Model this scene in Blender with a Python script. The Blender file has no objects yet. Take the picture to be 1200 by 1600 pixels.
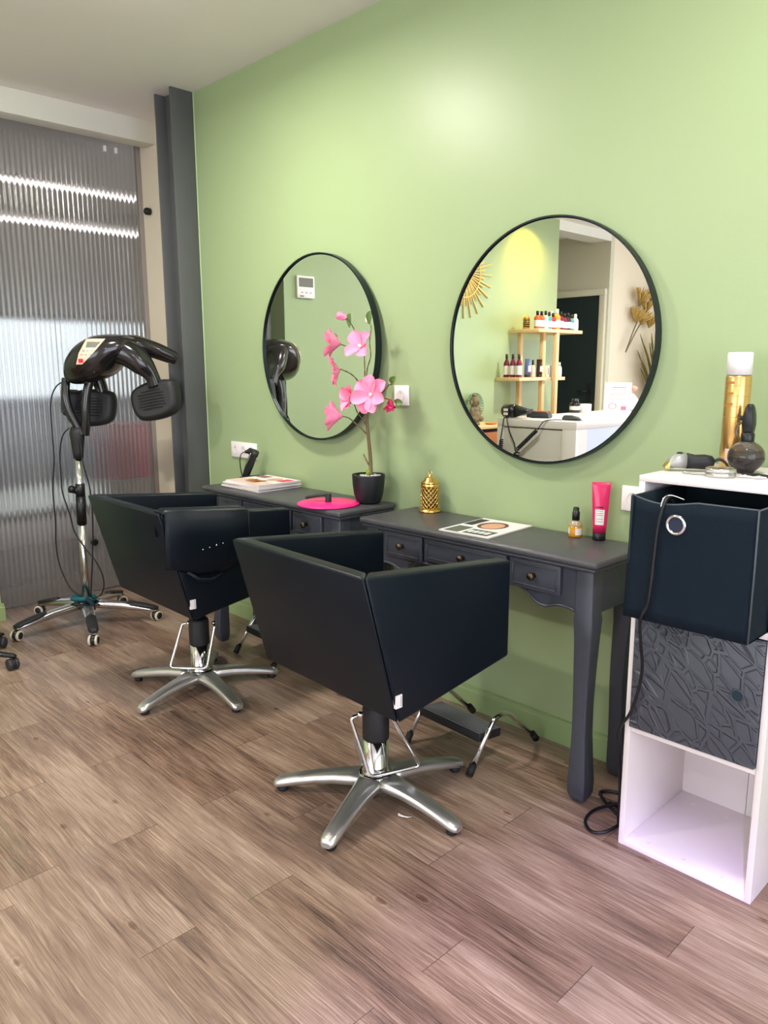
import bpy, bmesh, math, random
from mathutils import Vector, Matrix, Euler
from mathutils.bvhtree import BVHTree
random.seed(7)
PI = math.pi
sc = bpy.context.scene
COL = sc.collection

# ------------------------------------------------------------------ camera
cam_d = bpy.data.cameras.new('camera'); cam = bpy.data.objects.new('camera', cam_d); COL.objects.link(cam)
YAW, PITCH, ROLL, F, D, H = -0.7977, -0.1847, -0.0032, 1195.4, 2.2171, 1.3109
fw = Vector((math.sin(YAW)*math.cos(PITCH), math.cos(YAW)*math.cos(PITCH), math.sin(PITCH)))
r0 = Vector((math.cos(YAW), -math.sin(YAW), 0)); u0 = r0.cross(fw)
rr = math.cos(ROLL)*r0 + math.sin(ROLL)*u0; uu = -math.sin(ROLL)*r0 + math.cos(ROLL)*u0
m = Matrix((rr, uu, -fw)).transposed().to_4x4(); m.translation = Vector((0, -D, H))
cam.matrix_world = m
cam_d.sensor_fit = 'VERTICAL'; cam_d.sensor_height = 36; cam_d.lens = F/1600*36
cam_d.clip_start = .02
sc.camera = cam

# ------------------------------------------------------------------ view, world, big lights
vs = sc.view_settings
sc.display_settings.display_device = 'sRGB'
vs.view_transform = 'Standard'; vs.look = 'None'; vs.gamma = 1; vs.use_curve_mapping = False
vs.exposure = 0.30
w = bpy.data.worlds.new('world'); sc.world = w; w.use_nodes = True
wn = w.node_tree.nodes['Background']; wn.inputs[0].default_value = (.86, .93, 1, 1); wn.inputs[1].default_value = 2.2
sc.cycles.use_denoising = True
sc.cycles.max_bounces = 10; sc.cycles.diffuse_bounces = 5; sc.cycles.glossy_bounces = 6; sc.cycles.transmission_bounces = 8
sc.cycles.caustics_reflective = False; sc.cycles.caustics_refractive = True
sc.cycles.sample_clamp_indirect = 6

def area(name, loc, direction, sx, sy, power, color, spread=PI):
    l = bpy.data.lights.new(name, 'AREA'); l.shape = 'RECTANGLE'; l.size = sx; l.size_y = sy
    l.energy = power; l.color = color; l.spread = spread
    o = bpy.data.objects.new(name, l); COL.objects.link(o); o.location = loc
    o.rotation_euler = Vector(direction).to_track_quat('-Z', 'Y').to_euler()
    return o
# daylight through the shop windows (right side wall and street side behind the camera)
area('window_daylight_right', (1.98, -2.6, 1.35), (-1, 0, 0), 3.6, 2.1, 68, (.80, .79, 1.0))
area('window_daylight_street', (-1.0, -6.45, 1.4), (0, 1, 0), 4.0, 2.1, 58, (.93, .93, 1.0))
# added violet light with no known source, tinting the floor by the cabinet
l_ = bpy.data.lights.new('added_violet_light', 'SPOT'); l_.energy = 900; l_.color = (.50, .32, 1.0); l_.spot_size = math.radians(22); l_.spot_blend = .5; l_.shadow_soft_size = .06
o_ = bpy.data.objects.new('added_violet_light', l_); COL.objects.link(o_); o_.location = (.9, -4.2, 2.56); o_.rotation_euler = (Vector((-.36, -1.38, 0))-Vector(o_.location)).to_track_quat('-Z', 'Y').to_euler()

# ------------------------------------------------------------------ materials
def newmat(name):
    m = bpy.data.materials.new(name); m.use_nodes = True
    nt = m.node_tree; b = nt.nodes['Principled BSDF']
    return m, nt, b
def srgb(r, g, b):
    f = lambda c: (c/255/12.92) if c/255 <= .04045 else ((c/255+.055)/1.055)**2.4
    return (f(r), f(g), f(b), 1)
def mat(name, col, rough=.5, metal=0, bump=0, bscale=200, var=0, vscale=8, spec=.5, coat=0, trans=0, ior=1.45, emit=None, es=0, sheen=0, stretch=None):
    m, nt, b = newmat(name); N = nt.nodes; L = nt.links
    b.inputs['Base Color'].default_value = col; b.inputs['Roughness'].default_value = rough
    b.inputs['Metallic'].default_value = metal; b.inputs['Specular IOR Level'].default_value = spec
    b.inputs['Coat Weight'].default_value = coat; b.inputs['Transmission Weight'].default_value = trans
    b.inputs['IOR'].default_value = ior; b.inputs['Sheen Weight'].default_value = sheen
    if emit: b.inputs['Emission Color'].default_value = emit; b.inputs['Emission Strength'].default_value = es
    tc = N.new('ShaderNodeTexCoord')
    src = tc.outputs['Object']
    if stretch:
        mp = N.new('ShaderNodeMapping'); mp.inputs['Scale'].default_value = stretch; L.new(src, mp.inputs[0]); src = mp.outputs[0]
    # every material carries a little procedural variation
    n = N.new('ShaderNodeTexNoise'); n.inputs['Scale'].default_value = vscale; n.inputs['Detail'].default_value = 4; L.new(src, n.inputs[0])
    mr = N.new('ShaderNodeMapRange'); mr.inputs[3].default_value = 1-max(var, .02); mr.inputs[4].default_value = 1+max(var, .02); L.new(n.outputs[0], mr.inputs[0])
    mx = N.new('ShaderNodeVectorMath'); mx.operation = 'SCALE'; mx.inputs[0].default_value = col[:3]; L.new(mr.outputs[0], mx.inputs['Scale']); L.new(mx.outputs[0], b.inputs['Base Color'])
    if bump:
        n2 = N.new('ShaderNodeTexNoise'); n2.inputs['Scale'].default_value = bscale; n2.inputs['Detail'].default_value = 3; L.new(src, n2.inputs[0])
        bp = N.new('ShaderNodeBump'); bp.inputs['Strength'].default_value = bump; bp.inputs['Distance'].default_value = .002; L.new(n2.outputs[0], bp.inputs['Height']); L.new(bp.outputs[0], b.inputs['Normal'])
    return m

M = {}
M['green'] = mat('green_wall_paint', srgb(153, 172, 128), .40, bump=.10, bscale=160, var=.02, vscale=1.5)
M['green_base'] = mat('green_skirting_paint', srgb(144, 166, 116), .40, bump=.05)
M['ceil'] = mat('ceiling_paint', srgb(236, 232, 230), .7, bump=.08, bscale=140)
M['beige'] = mat('beige_wall_paint', srgb(232, 222, 198), .6, bump=.1, bscale=140)
M['greige'] = mat('grey_wall_paint', srgb(206, 203, 182), .6, bump=.1, bscale=140)
M['white_paint'] = mat('white_paint', srgb(226, 226, 214), .45)
M['melamine'] = mat('white_melamine', srgb(228, 222, 220), .4, var=.02)
M['desk'] = mat('anthracite_painted_wood', srgb(62, 65, 74), .4, bump=.08, bscale=60, var=.06, vscale=12, stretch=(1, 6, 6))
M['desk_top'] = mat('worn_anthracite_top', srgb(72, 72, 76), .36, bump=.1, bscale=80, var=.1, vscale=5)
M['leather'] = mat('black_leatherette', srgb(5, 16, 26), .42, bump=.12, bscale=420, spec=.30)
M['black_plastic'] = mat('black_plastic', srgb(20, 22, 24), .35)
M['gloss_black'] = mat('glossy_black_plastic', srgb(26, 24, 26), .16, spec=.6, coat=.3)
M['matte_black'] = mat('matte_black_plastic', srgb(30, 31, 33), .55)
M['rubber'] = mat('black_rubber', srgb(22, 22, 23), .7)
M['rib'] = mat('grey_rubber_rib', srgb(104, 106, 108), .5)
M['chrome'] = mat('polished_chrome', srgb(225, 225, 225), .09, metal=1)
M['alu'] = mat('brushed_aluminium', srgb(214, 213, 211), .33, metal=.92, bump=.1, bscale=300)
M['alu_bright'] = mat('satin_aluminium', srgb(205, 204, 204), .22, metal=1)
M['frame_black'] = mat('black_metal_mirror_frame', srgb(22, 34, 36), .35, metal=.4)
M['steel_dark'] = mat('dark_grey_steel_paint', srgb(84, 86, 86), .42, var=.04)
M['brass'] = mat('antique_brass', srgb(92, 82, 68), .35, metal=1)
M['gold'] = mat('gold_metal', srgb(235, 190, 105), .25, metal=1, bump=.2, bscale=120)
M['gold_can'] = mat('gold_aerosol_can', srgb(222, 180, 110), .25, metal=.85)
M['white_plastic'] = mat('white_plastic', srgb(238, 234, 232), .35)
M['grey_plastic'] = mat('silver_grey_plastic', srgb(165, 166, 162), .35, metal=.3)
M['pink'] = mat('hot_pink_plastic', srgb(240, 38, 130), .35)
M['pink_tube'] = mat('pink_tube_plastic', srgb(214, 28, 98), .28, coat=.3)
M['petal'] = mat('pink_petal', srgb(252, 142, 178), .55, var=.10, vscale=30)
M['petal_dark'] = mat('deep_pink_bud', srgb(235, 70, 125), .55, var=.12, vscale=40)
M['stamen'] = mat('pale_stamen', srgb(232, 215, 190), .6)
M['leaf'] = mat('green_leaf', srgb(92, 120, 62), .5, var=.15, vscale=30)
M['bark'] = mat('brown_bark', srgb(112, 96, 66), .75, bump=.5, bscale=150, var=.2, vscale=40)
M['moss'] = mat('lime_moss', srgb(150, 190, 40), .8)
M['pebble'] = mat('white_pebbles', srgb(205, 205, 205), .6, var=.3, vscale=60)
M['paper'] = mat('white_paper', srgb(232, 228, 230), .5)
M['pages'] = mat('magazine_pages', srgb(224, 214, 208), .7, var=.12, vscale=6, stretch=(1, 1, 200))
M['cord'] = mat('black_cord', srgb(18, 19, 21), .45)
M['fabric'] = mat('dark_slate_fabric', srgb(13, 26, 37), .8, bump=.5, bscale=700, spec=.2)
M['fabric_in'] = mat('dark_lining_fabric', srgb(16, 34, 42), .85, bump=.4, bscale=700)
M['edge_tape'] = mat('grey_fabric_edge', srgb(70, 78, 84), .8)
M['label'] = mat('white_label', srgb(232, 228, 226), .5)
M['ink'] = mat('dark_ink', srgb(40, 36, 40), .5)
M['ink_red'] = mat('pink_red_ink', srgb(222, 70, 100), .5)
M['ink_yellow'] = mat('yellow_ink', srgb(226, 186, 60), .5)
M['skin_print'] = mat('printed_portrait_tone', srgb(214, 160, 130), .5)
M['hair_print'] = mat('printed_brown_tone', srgb(92, 62, 44), .5)
M['screen'] = mat('grey_lcd', srgb(118, 122, 112), .25)
M['panel_beige'] = mat('beige_control_panel', srgb(226, 196, 172), .35)
M['red_button'] = mat('red_button', srgb(215, 30, 50), .3)
M['teal'] = mat('teal_cloth', srgb(14, 92, 104), .75, bump=.3)
M['yellow_grey'] = mat('off_white_tyre', srgb(205, 200, 180), .6)
M['oak'] = mat('light_oak', srgb(226, 194, 146), .5, var=.12, vscale=14, stretch=(8, 8, 1))
M['orange_wood'] = mat('orange_wood', srgb(170, 106, 58), .5, var=.12, vscale=14)
M['rattan'] = mat('rattan', srgb(236, 200, 120), .6, var=.15, vscale=30)
M['dark_door'] = mat('dark_green_door_paint', srgb(26, 40, 44), .35)
M['stone'] = mat('carved_stone', srgb(120, 108, 84), .85, bump=.8, bscale=60, var=.35, vscale=50)
M['sage_fan'] = mat('grey_green_fan', srgb(112, 140, 112), .7, var=.1)
M['dried'] = mat('dried_straw_petal', srgb(190, 160, 90), .7, var=.2, vscale=40)
M['grass'] = mat('dried_green_grass', srgb(110, 104, 40), .7, var=.25, vscale=40)
M['window_tint'] = mat('window_tinted_panel', srgb(206, 214, 232), .35)  # bluish window light on the counter side, put into the colour
M['smoke'] = mat('smoky_clear_plastic', srgb(150, 142, 140), .06, trans=.92, ior=1.35)
M['amber'] = mat('amber_liquid', srgb(226, 160, 40), .12, trans=.35)
M['glass_clear'] = mat('clear_frosted_plastic', srgb(225, 215, 190), .15, trans=.6)
M['win_frame'] = mat('dark_window_frame', srgb(60, 62, 66), .4)
M['outside'] = mat('outdoor_paving', srgb(200, 198, 190), .8, var=.1)
M['hedge'] = mat('outdoor_dark_wall', srgb(72, 78, 92), .8, var=.2, vscale=3)
M['backroom'] = mat('back_room_paint', srgb(158, 152, 144), .7)
M['lamp_rim'] = mat('white_lamp_rim', srgb(235, 235, 232), .4)
M['lamp'] = mat('lamp_diffuser', srgb(255, 244, 225), .5, emit=(1, .94, .90, 1), es=22)
M['tube_light'] = mat('lit_tube_lamp', srgb(255, 240, 232), .5, emit=(1, .92, .94, 1), es=4)
M['mauve_box'] = mat('crimson_box', srgb(196, 36, 84), .6)
M['brown_low'] = mat('mauve_brown_panel', srgb(168, 148, 146), .7)
def colour(r, g, b, rough=.3, name=None, **k):
    return mat(name or 'tinted_plastic', srgb(r, g, b), rough, **k)

# mirror glass
m_, nt, b = newmat('mirror_glass'); b.inputs['Metallic'].default_value = 1; b.inputs['Roughness'].default_value = 0.0; b.inputs['Base Color'].default_value = (.93, .95, .93, 1); M['mirror'] = m_
# window pane
m_, nt, b = newmat('window_pane'); N = nt.nodes; L = nt.links
g = N.new('ShaderNodeBsdfGlossy'); g.inputs['Roughness'].default_value = .02; t = N.new('ShaderNodeBsdfTransparent'); t.inputs[0].default_value = (.93, .96, .95, 1)
mx = N.new('ShaderNodeMixShader'); mx.inputs[0].default_value = .08; L.new(t.outputs[0], mx.inputs[1]); L.new(g.outputs[0], mx.inputs[2]); L.new(mx.outputs[0], N['Material Output'].inputs[0]); M['pane'] = m_
# ribbed polycarbonate
m_, nt, b = newmat('ribbed_polycarbonate'); N = nt.nodes; L = nt.links
tc = N.new('ShaderNodeTexCoord'); sx = N.new('ShaderNodeSeparateXYZ'); L.new(tc.outputs['Object'], sx.inputs[0])
mu = N.new('ShaderNodeMath'); mu.operation = 'MULTIPLY'; mu.inputs[1].default_value = 2*PI/.0165; L.new(sx.outputs[1], mu.inputs[0])
sn = N.new('ShaderNodeMath'); sn.operation = 'SINE'; L.new(mu.outputs[0], sn.inputs[0])
ab = N.new('ShaderNodeMath'); ab.operation = 'POWER'; ab.inputs[1].default_value = 2; L.new(sn.outputs[0], ab.inputs[0])
bp = N.new('ShaderNodeBump'); bp.inputs['Strength'].default_value = 1.0; bp.inputs['Distance'].default_value = .0032; L.new(sn.outputs[0], bp.inputs['Height'])
rf = N.new('ShaderNodeBsdfRefraction'); rf.inputs['Roughness'].default_value = .13; rf.inputs['IOR'].default_value = 1.35; rf.inputs[0].default_value = (.86, .85, .85, 1); 
tl = N.new('ShaderNodeBsdfTranslucent'); tl.inputs[0].default_value = (.8, .8, .78, 1)
df = N.new('ShaderNodeBsdfDiffuse'); df.inputs[0].default_value = (.62, .61, .58, 1); 
gl = N.new('ShaderNodeBsdfGlossy'); gl.inputs['Roughness'].default_value = .18; 
m1 = N.new('ShaderNodeMixShader'); m1.inputs[0].default_value = .10; L.new(rf.outputs[0], m1.inputs[1]); L.new(tl.outputs[0], m1.inputs[2])
m2 = N.new('ShaderNodeMixShader'); m2.inputs[0].default_value = .14; L.new(m1.outputs[0], m2.inputs[1]); L.new(df.outputs[0], m2.inputs[2])
m3 = N.new('ShaderNodeMixShader'); m3.inputs[0].default_value = .07; L.new(m2.outputs[0], m3.inputs[1]); L.new(gl.outputs[0], m3.inputs[2])
L.new(m3.outputs[0], N['Material Output'].inputs[0]); M['poly'] = m_

# floor planks (laid along x, 142 mm wide)
m_, nt, b = newmat('wood_plank_floor'); N = nt.nodes; L = nt.links
def math_(op, a, c=None, d=None):
    n = N.new('ShaderNodeMath'); n.operation = op
    for i, v in enumerate((a, c, d)):
        if v is None: continue
        if isinstance(v, (int, float)): n.inputs[i].default_value = v
        else: L.new(v, n.inputs[i])
    return n.outputs[0]
tc = N.new('ShaderNodeTexCoord'); sx = N.new('ShaderNodeSeparateXYZ'); L.new(tc.outputs['Object'], sx.inputs[0])
X, Y = sx.outputs[0], sx.outputs[1]
PW, PL = .142, .92
GLARE_ZONES = ((-1.412, -1.30, -1.92, -1.44), (-1.554, -1.412, -2.02, -1.46), (-1.27, -1.235, -1.85, -1.30), (-1.66, -1.58, -2.30, -1.95), (-1.64, -1.60, -1.70, -1.45))  # floor areas where glare is put in through the coat
rowf = math_('DIVIDE', math_('ADD', Y, 1.27), PW); row = math_('FLOOR', rowf); vfr = math_('SUBTRACT', rowf, row)
known = {-1: -1.925, -2: -1.475, -3: -1.94, 4: -.64, 3: -1.24, 1: -1.0, 0: -1.465}
ramp = N.new('ShaderNodeValToRGB'); ramp.color_ramp.interpolation = 'CONSTANT'
els = ramp.color_ramp.elements
R0 = -14; RN = 24
for k in range(RN):
    r = R0+k; v = (known.get(r, random.uniform(-2, 0)) % PL)/PL
    e = els[0] if k == 0 else (els[1] if k == 1 else els.new(k/RN))
    e.position = k/RN; e.color = (v, v, v, 1)
L.new(math_('DIVIDE', math_('ADD', row, -R0+.5), RN), ramp.inputs[0])
xs = math_('SUBTRACT', math_('DIVIDE', X, PL), ramp.outputs[0]); colm = math_('FLOOR', xs); ufr = math_('SUBTRACT', xs, colm)
cmb = N.new('ShaderNodeCombineXYZ'); L.new(row, cmb.inputs[0]); L.new(colm, cmb.inputs[1])
wnz = N.new('ShaderNodeTexWhiteNoise'); wnz.noise_dimensions = '2D'; L.new(cmb.outputs[0], wnz.inputs['Vector'])
idv = wnz.outputs['Value']
def noise(vx, vy, vz, scale, detail=4, rough=.55, dist=0):
    c = N.new('ShaderNodeCombineXYZ')
    for i, v in enumerate((vx, vy, vz)):
        if isinstance(v, (int, float)): c.inputs[i].default_value = v
        else: L.new(v, c.inputs[i])
    n = N.new('ShaderNodeTexNoise'); n.inputs['Scale'].default_value = scale; n.inputs['Detail'].default_value = detail; n.inputs['Roughness'].default_value = rough; n.inputs['Distortion'].default_value = dist
    L.new(c.outputs[0], n.inputs[0]); return n.outputs[0]
idz = math_('MULTIPLY', idv, 37)
big = noise(math_('MULTIPLY', X, 1.6), math_('MULTIPLY', Y, 6), idz, 1.5, 3)
warp = math_('MULTIPLY', math_('SUBTRACT', noise(math_('MULTIPLY', X, 2.2), math_('MULTIPLY', Y, 7), idz, 1.0, 3), .5), .5)
g1 = noise(math_('MULTIPLY', X, 1.2), math_('ADD', math_('MULTIPLY', Y, 26), math_('MULTIPLY', warp, 2.6)), idz, 3.0, 6, .65)
g2 = noise(math_('MULTIPLY', X, 2.4), math_('ADD', math_('MULTIPLY', Y, 105), math_('MULTIPLY', warp, 6)), idz, 3.0, 4, .7)
# knots
vc = N.new('ShaderNodeCombineXYZ'); L.new(math_('MULTIPLY', X, 2.6), vc.inputs[0]); L.new(math_('MULTIPLY', Y, 5.2), vc.inputs[1]); L.new(idz, vc.inputs[2])
vo = N.new('ShaderNodeTexVoronoi'); vo.voronoi_dimensions = '2D'; vo.inputs['Scale'].default_value = 1.0; vo.inputs['Randomness'].default_value = 1; L.new(vc.outputs[0], vo.inputs['Vector'])
knot = N.new('ShaderNodeMapRange'); knot.inputs[1].default_value = .012; knot.inputs[2].default_value = .055; knot.inputs[3].default_value = 1; knot.inputs[4].default_value = 0; L.new(math_('ADD', vo.outputs['Distance'], math_('MULTIPLY', math_('SUBTRACT', g1, .5), .08)), knot.inputs[0])
wk0 = N.new('ShaderNodeSeparateColor'); L.new(vo.outputs['Color'], wk0.inputs[0]); wkr = wk0.outputs[0]
ring = math_('MULTIPLY', math_('SINE', math_('ADD', math_('MULTIPLY', vo.outputs['Distance'], 120), math_('MULTIPLY', g1, 14))), math_('MAXIMUM', math_('SUBTRACT', .16, vo.outputs['Distance']), 0))
kk = math_('MULTIPLY', knot.outputs[0], math_('GREATER_THAN', N.new('ShaderNodeTexWhiteNoise').outputs[0], -1))
wk = N.new('ShaderNodeSeparateColor'); L.new(vo.outputs['Color'], wk.inputs[0])
kk = math_('MULTIPLY', knot.outputs[0], math_('GREATER_THAN', wk.outputs[0], .45))
tone = math_('ADD', math_('ADD', math_('MULTIPLY', g1, .8), math_('MULTIPLY', g2, 1.0)), math_('ADD', math_('MULTIPLY', big, .8), math_('MULTIPLY', math_('MULTIPLY', ring, math_('GREATER_THAN', wkr, .62)), .5)))
tone = math_('ADD', math_('SUBTRACT', tone, .775), math_('MULTIPLY', math_('SUBTRACT', idv, .5), .16))
cr = N.new('ShaderNodeValToRGB'); e = cr.color_ramp.elements
e[0].position = .15; e[0].color = srgb(64, 48, 40); e[1].position = .85; e[1].color = srgb(186, 164, 144)
x_ = e.new(.40); x_.color = srgb(118, 93, 77); x_ = e.new(.58); x_.color = srgb(146, 121, 102)
L.new(tone, cr.inputs[0])
def mixc(fac, a, c):
    n = N.new('ShaderNodeMix'); n.data_type = 'RGBA'
    for s, v in ((0, fac), (6, a), (7, c)):
        if isinstance(v, (int, float, tuple)): n.inputs[s].default_value = v
        else: L.new(v, n.inputs[s])
    return n.outputs[2]
hsel = mixc(math_('MULTIPLY', idv, .35), cr.outputs[0], srgb(132, 116, 106))
ck = mixc(math_('MULTIPLY', kk, .7), hsel, srgb(84, 52, 36))
# dark hairline cracks
crk = math_('MULTIPLY', math_('GREATER_THAN', g2, .70), .55)
ck = mixc(crk, ck, srgb(84, 62, 52))
# seams
sv = math_('LESS_THAN', math_('MINIMUM', vfr, math_('SUBTRACT', 1, vfr)), .0065)
su = math_('LESS_THAN', math_('MINIMUM', ufr, math_('SUBTRACT', 1, ufr)), .0012)
seam = math_('MAXIMUM', math_('MULTIPLY', sv, .45), math_('MULTIPLY', su, .8))
ck = mixc(seam, ck, srgb(70, 50, 42))
# floor glare shaped as glossy coat lines on set planks (coat only, no colour)
def inr(v, a, c): return math_('MULTIPLY', math_('GREATER_THAN', v, a), math_('LESS_THAN', v, c))
wn2 = noise(math_('MULTIPLY', X, 5), math_('MULTIPLY', Y, 30), 3.0, 1.6, 3)
glare_mask = None
for ya, yb, xa, xb in GLARE_ZONES:
    q_ = math_('MULTIPLY', inr(math_('ADD', X, math_('MULTIPLY', math_('SUBTRACT', wn2, .5), .35)), xa, xb), inr(Y, ya, yb))
    glare_mask = q_ if glare_mask is None else math_('MAXIMUM', glare_mask, q_)
lines = math_('GREATER_THAN', math_('SINE', math_('MULTIPLY', math_('ADD', Y, math_('MULTIPLY', warp, .10)), 2*PI/.0075)), .2)
lines = math_('MULTIPLY', lines, math_('GREATER_THAN', wn2, .42))
L.new(math_('MULTIPLY', glare_mask, lines), b.inputs['Coat Weight']); b.inputs['Coat Roughness'].default_value = .10; b.inputs['Coat IOR'].default_value = 2.2
L.new(ck, b.inputs['Base Color'])
b.inputs['Roughness'].default_value = .36; b.inputs['Specular IOR Level'].default_value = .55
L.new(math_('ADD', .26, math_('MULTIPLY', g1, .16)), b.inputs['Roughness'])
hgt = math_('SUBTRACT', math_('ADD', math_('MULTIPLY', g2, 1.2), math_('MULTIPLY', g1, 1.0)), math_('ADD', math_('MULTIPLY', seam, 2.0), math_('MULTIPLY', kk, .5)))
bp = N.new('ShaderNodeBump'); bp.inputs['Strength'].default_value = .45; bp.inputs['Distance'].default_value = .0015; L.new(hgt, bp.inputs['Height']); L.new(bp.outputs[0], b.inputs['Normal'])
M['floor'] = m_

# embossed charcoal door
m_, nt, b = newmat('embossed_charcoal_plastic'); N = nt.nodes; L = nt.links
b.inputs['Base Color'].default_value = srgb(70, 74, 82); b.inputs['Roughness'].default_value = .38
tc = N.new('ShaderNodeTexCoord'); mp = N.new('ShaderNodeMapping'); mp.inputs['Scale'].default_value = (1, 0, 1.25); mp.inputs['Rotation'].default_value = (0, .6, 0); L.new(tc.outputs['Object'], mp.inputs[0])
nz = N.new('ShaderNodeTexNoise'); nz.inputs['Scale'].default_value = 9; L.new(mp.outputs[0], nz.inputs[0])
mxv = N.new('ShaderNodeVectorMath'); mxv.operation = 'MULTIPLY_ADD'; mxv.inputs[1].default_value = (.012, .0, .012); L.new(nz.outputs['Color'], mxv.inputs[0]); L.new(mp.outputs[0], mxv.inputs[2])
hs = []
for sc_, rot, stc in ((15, .2, (1.7, 1, .7)), (13, -.9, (1.6, 1, .62))):
    vo = N.new('ShaderNodeTexVoronoi'); vo.feature = 'DISTANCE_TO_EDGE'; vo.inputs['Scale'].default_value = sc_; mq = N.new('ShaderNodeMapping'); mq.inputs['Rotation'].default_value = (0, rot, 0); mq.inputs['Scale'].default_value = stc; L.new(mxv.outputs[0], mq.inputs[0]); L.new(mq.outputs[0], vo.inputs['Vector'])
    mr = N.new('ShaderNodeMapRange'); mr.inputs[1].default_value = .035; mr.inputs[2].default_value = .075; L.new(vo.outputs['Distance'], mr.inputs[0]); hs.append(mr.outputs[0])
mn = N.new('ShaderNodeMath'); mn.operation = 'MINIMUM'; L.new(hs[0], mn.inputs[0]); L.new(hs[1], mn.inputs[1])
bp = N.new('ShaderNodeBump'); bp.inputs['Strength'].default_value = 1; bp.inputs['Distance'].default_value = .004; bp.invert = True; L.new(mn.outputs[0], bp.inputs['Height']); L.new(bp.outputs[0], b.inputs['Normal'])
M['emboss'] = m_

# ------------------------------------------------------------------ mesh helpers
class MB:
    def __init__(s): s.bm = bmesh.new(); s.mi = 0
    def face(s, vs, smooth=False):
        try: f = s.bm.faces.new(vs)
        except ValueError: return None
        f.material_index = s.mi; f.smooth = smooth; return f
    def hexa(s, P, smooth=False):
        # P: bottom 4 (ccw) then top 4
        v = [s.bm.verts.new(p) for p in P]
        for q in ((3, 2, 1, 0), (4, 5, 6, 7), (0, 1, 5, 4), (1, 2, 6, 5), (2, 3, 7, 6), (3, 0, 4, 7)): s.face([v[i] for i in q], smooth)
        return s
    def box(s, a, b):
        (x0, y0, z0), (x1, y1, z1) = a, b
        return s.hexa([(x0, y0, z0), (x1, y0, z0), (x1, y1, z0), (x0, y1, z0), (x0, y0, z1), (x1, y0, z1), (x1, y1, z1), (x0, y1, z1)])
    def ring(s, c, ax1, ax2, n): return [s.bm.verts.new(c+ax1*math.cos(2*PI*i/n)+ax2*math.sin(2*PI*i/n)) for i in range(n)]
    def skin(s, rings, smooth=True, caps=True, closed=True):
        n = len(rings[0])
        for a, b in zip(rings, rings[1:]):
            for i in range(n if closed else n-1): s.face([a[i], a[(i+1) % n], b[(i+1) % n], b[i]], smooth)
        if caps:
            s.face(list(reversed(rings[0]))); s.face(rings[-1])
        return s
    def lathe(s, prof, n=32, c=(0, 0, 0), axis=(0, 0, 1), caps=True, smooth=True):
        ax = Vector(axis).normalized(); t = Vector((1, 0, 0)) if abs(ax.x) < .9 else Vector((0, 1, 0))
        e1 = (t - ax*t.dot(ax)).normalized(); e2 = ax.cross(e1); c = Vector(c)
        return s.skin([s.ring(c+ax*z, e1*max(r, 1e-5), e2*max(r, 1e-5), n) for r, z in prof], smooth, caps)
    def cyl(s, a, b, r, n=20, r2=None):
        a = Vector(a); b = Vector(b); return s.lathe([(r, 0), (r if r2 is None else r2, (b-a).length)], n, a, b-a)
    def tube(s, pts, r, n=10, flat=None, caps=True, closed=False):
        pts = [Vector(p) for p in pts]; K = len(pts)
        rs = r if isinstance(r, (list, tuple)) else [r]*K
        T = []
        for i in range(K):
            a = pts[i-1] if (i > 0 or closed) else pts[i]; b = pts[(i+1) % K] if (i < K-1 or closed) else pts[i]
            T.append((b-a).normalized())
        up = Vector((0, 0, 1)) if abs(T[0].z) < .9 else Vector((0, 1, 0))
        nrm = (up - T[0]*up.dot(T[0])).normalized(); R = []
        for i in range(K):
            nrm = (nrm - T[i]*nrm.dot(T[i])).normalized(); bn = T[i].cross(nrm)
            R.append(s.ring(pts[i], bn*rs[i]*(flat or 1), nrm*rs[i], n))
        if closed: R.append(R[0]); return s.skin(R, True, False)
        return s.skin(R, True, caps)
    def prism(s, poly, axis, a, b, smooth=False):
        # poly in the two remaining axes order; axis 0/1/2
        def mk(p, t):
            q = list(p); q.insert(axis, t); return s.bm.verts.new(q)
        A = [mk(p, a) for p in poly]; B = [mk(p, b) for p in poly]; n = len(poly)
        for i in range(n): s.face([A[i], A[(i+1) % n], B[(i+1) % n], B[i]], smooth)
        s.face(list(reversed(A))); s.face(B); return s
    def sphere(s, c, r, n=16, sq=(1, 1, 1)):
        m = Matrix.Translation(Vector(c)) @ Matrix.Diagonal((r*sq[0], r*sq[1], r*sq[2], 1))
        g = bmesh.ops.create_uvsphere(s.bm, u_segments=n, v_segments=max(6, n//2+2), radius=1, matrix=m)
        for v in g['verts']:
            for f in v.link_faces: f.smooth = True; f.material_index = s.mi
        return s
    def loft(s, secs, smooth=True):   # list of lists of points
        return s.skin([[s.bm.verts.new(p) for p in q] for q in secs], smooth, True)
    def xf(s, mtx): bmesh.ops.transform(s.bm, matrix=mtx, verts=s.bm.verts); return s

def cr_spline(pts, k=8, closed=False):
    pts = [Vector(p) for p in pts]; out = []; n = len(pts)
    rng = range(n if closed else n-1)
    for i in rng:
        g = (lambda j: pts[j % n]) if closed else (lambda j: pts[min(max(j, 0), n-1)])
        p0, p1, p2, p3 = g(i-1), g(i), g(i+1), g(i+2)
        for q in range(k):
            t = q/k
            out.append(.5*((2*p1)+(-p0+p2)*t+(2*p0-5*p1+4*p2-p3)*t*t+(-p0+3*p1-3*p2+p3)*t**3))
    if not closed: out.append(pts[-1])
    return out

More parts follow.
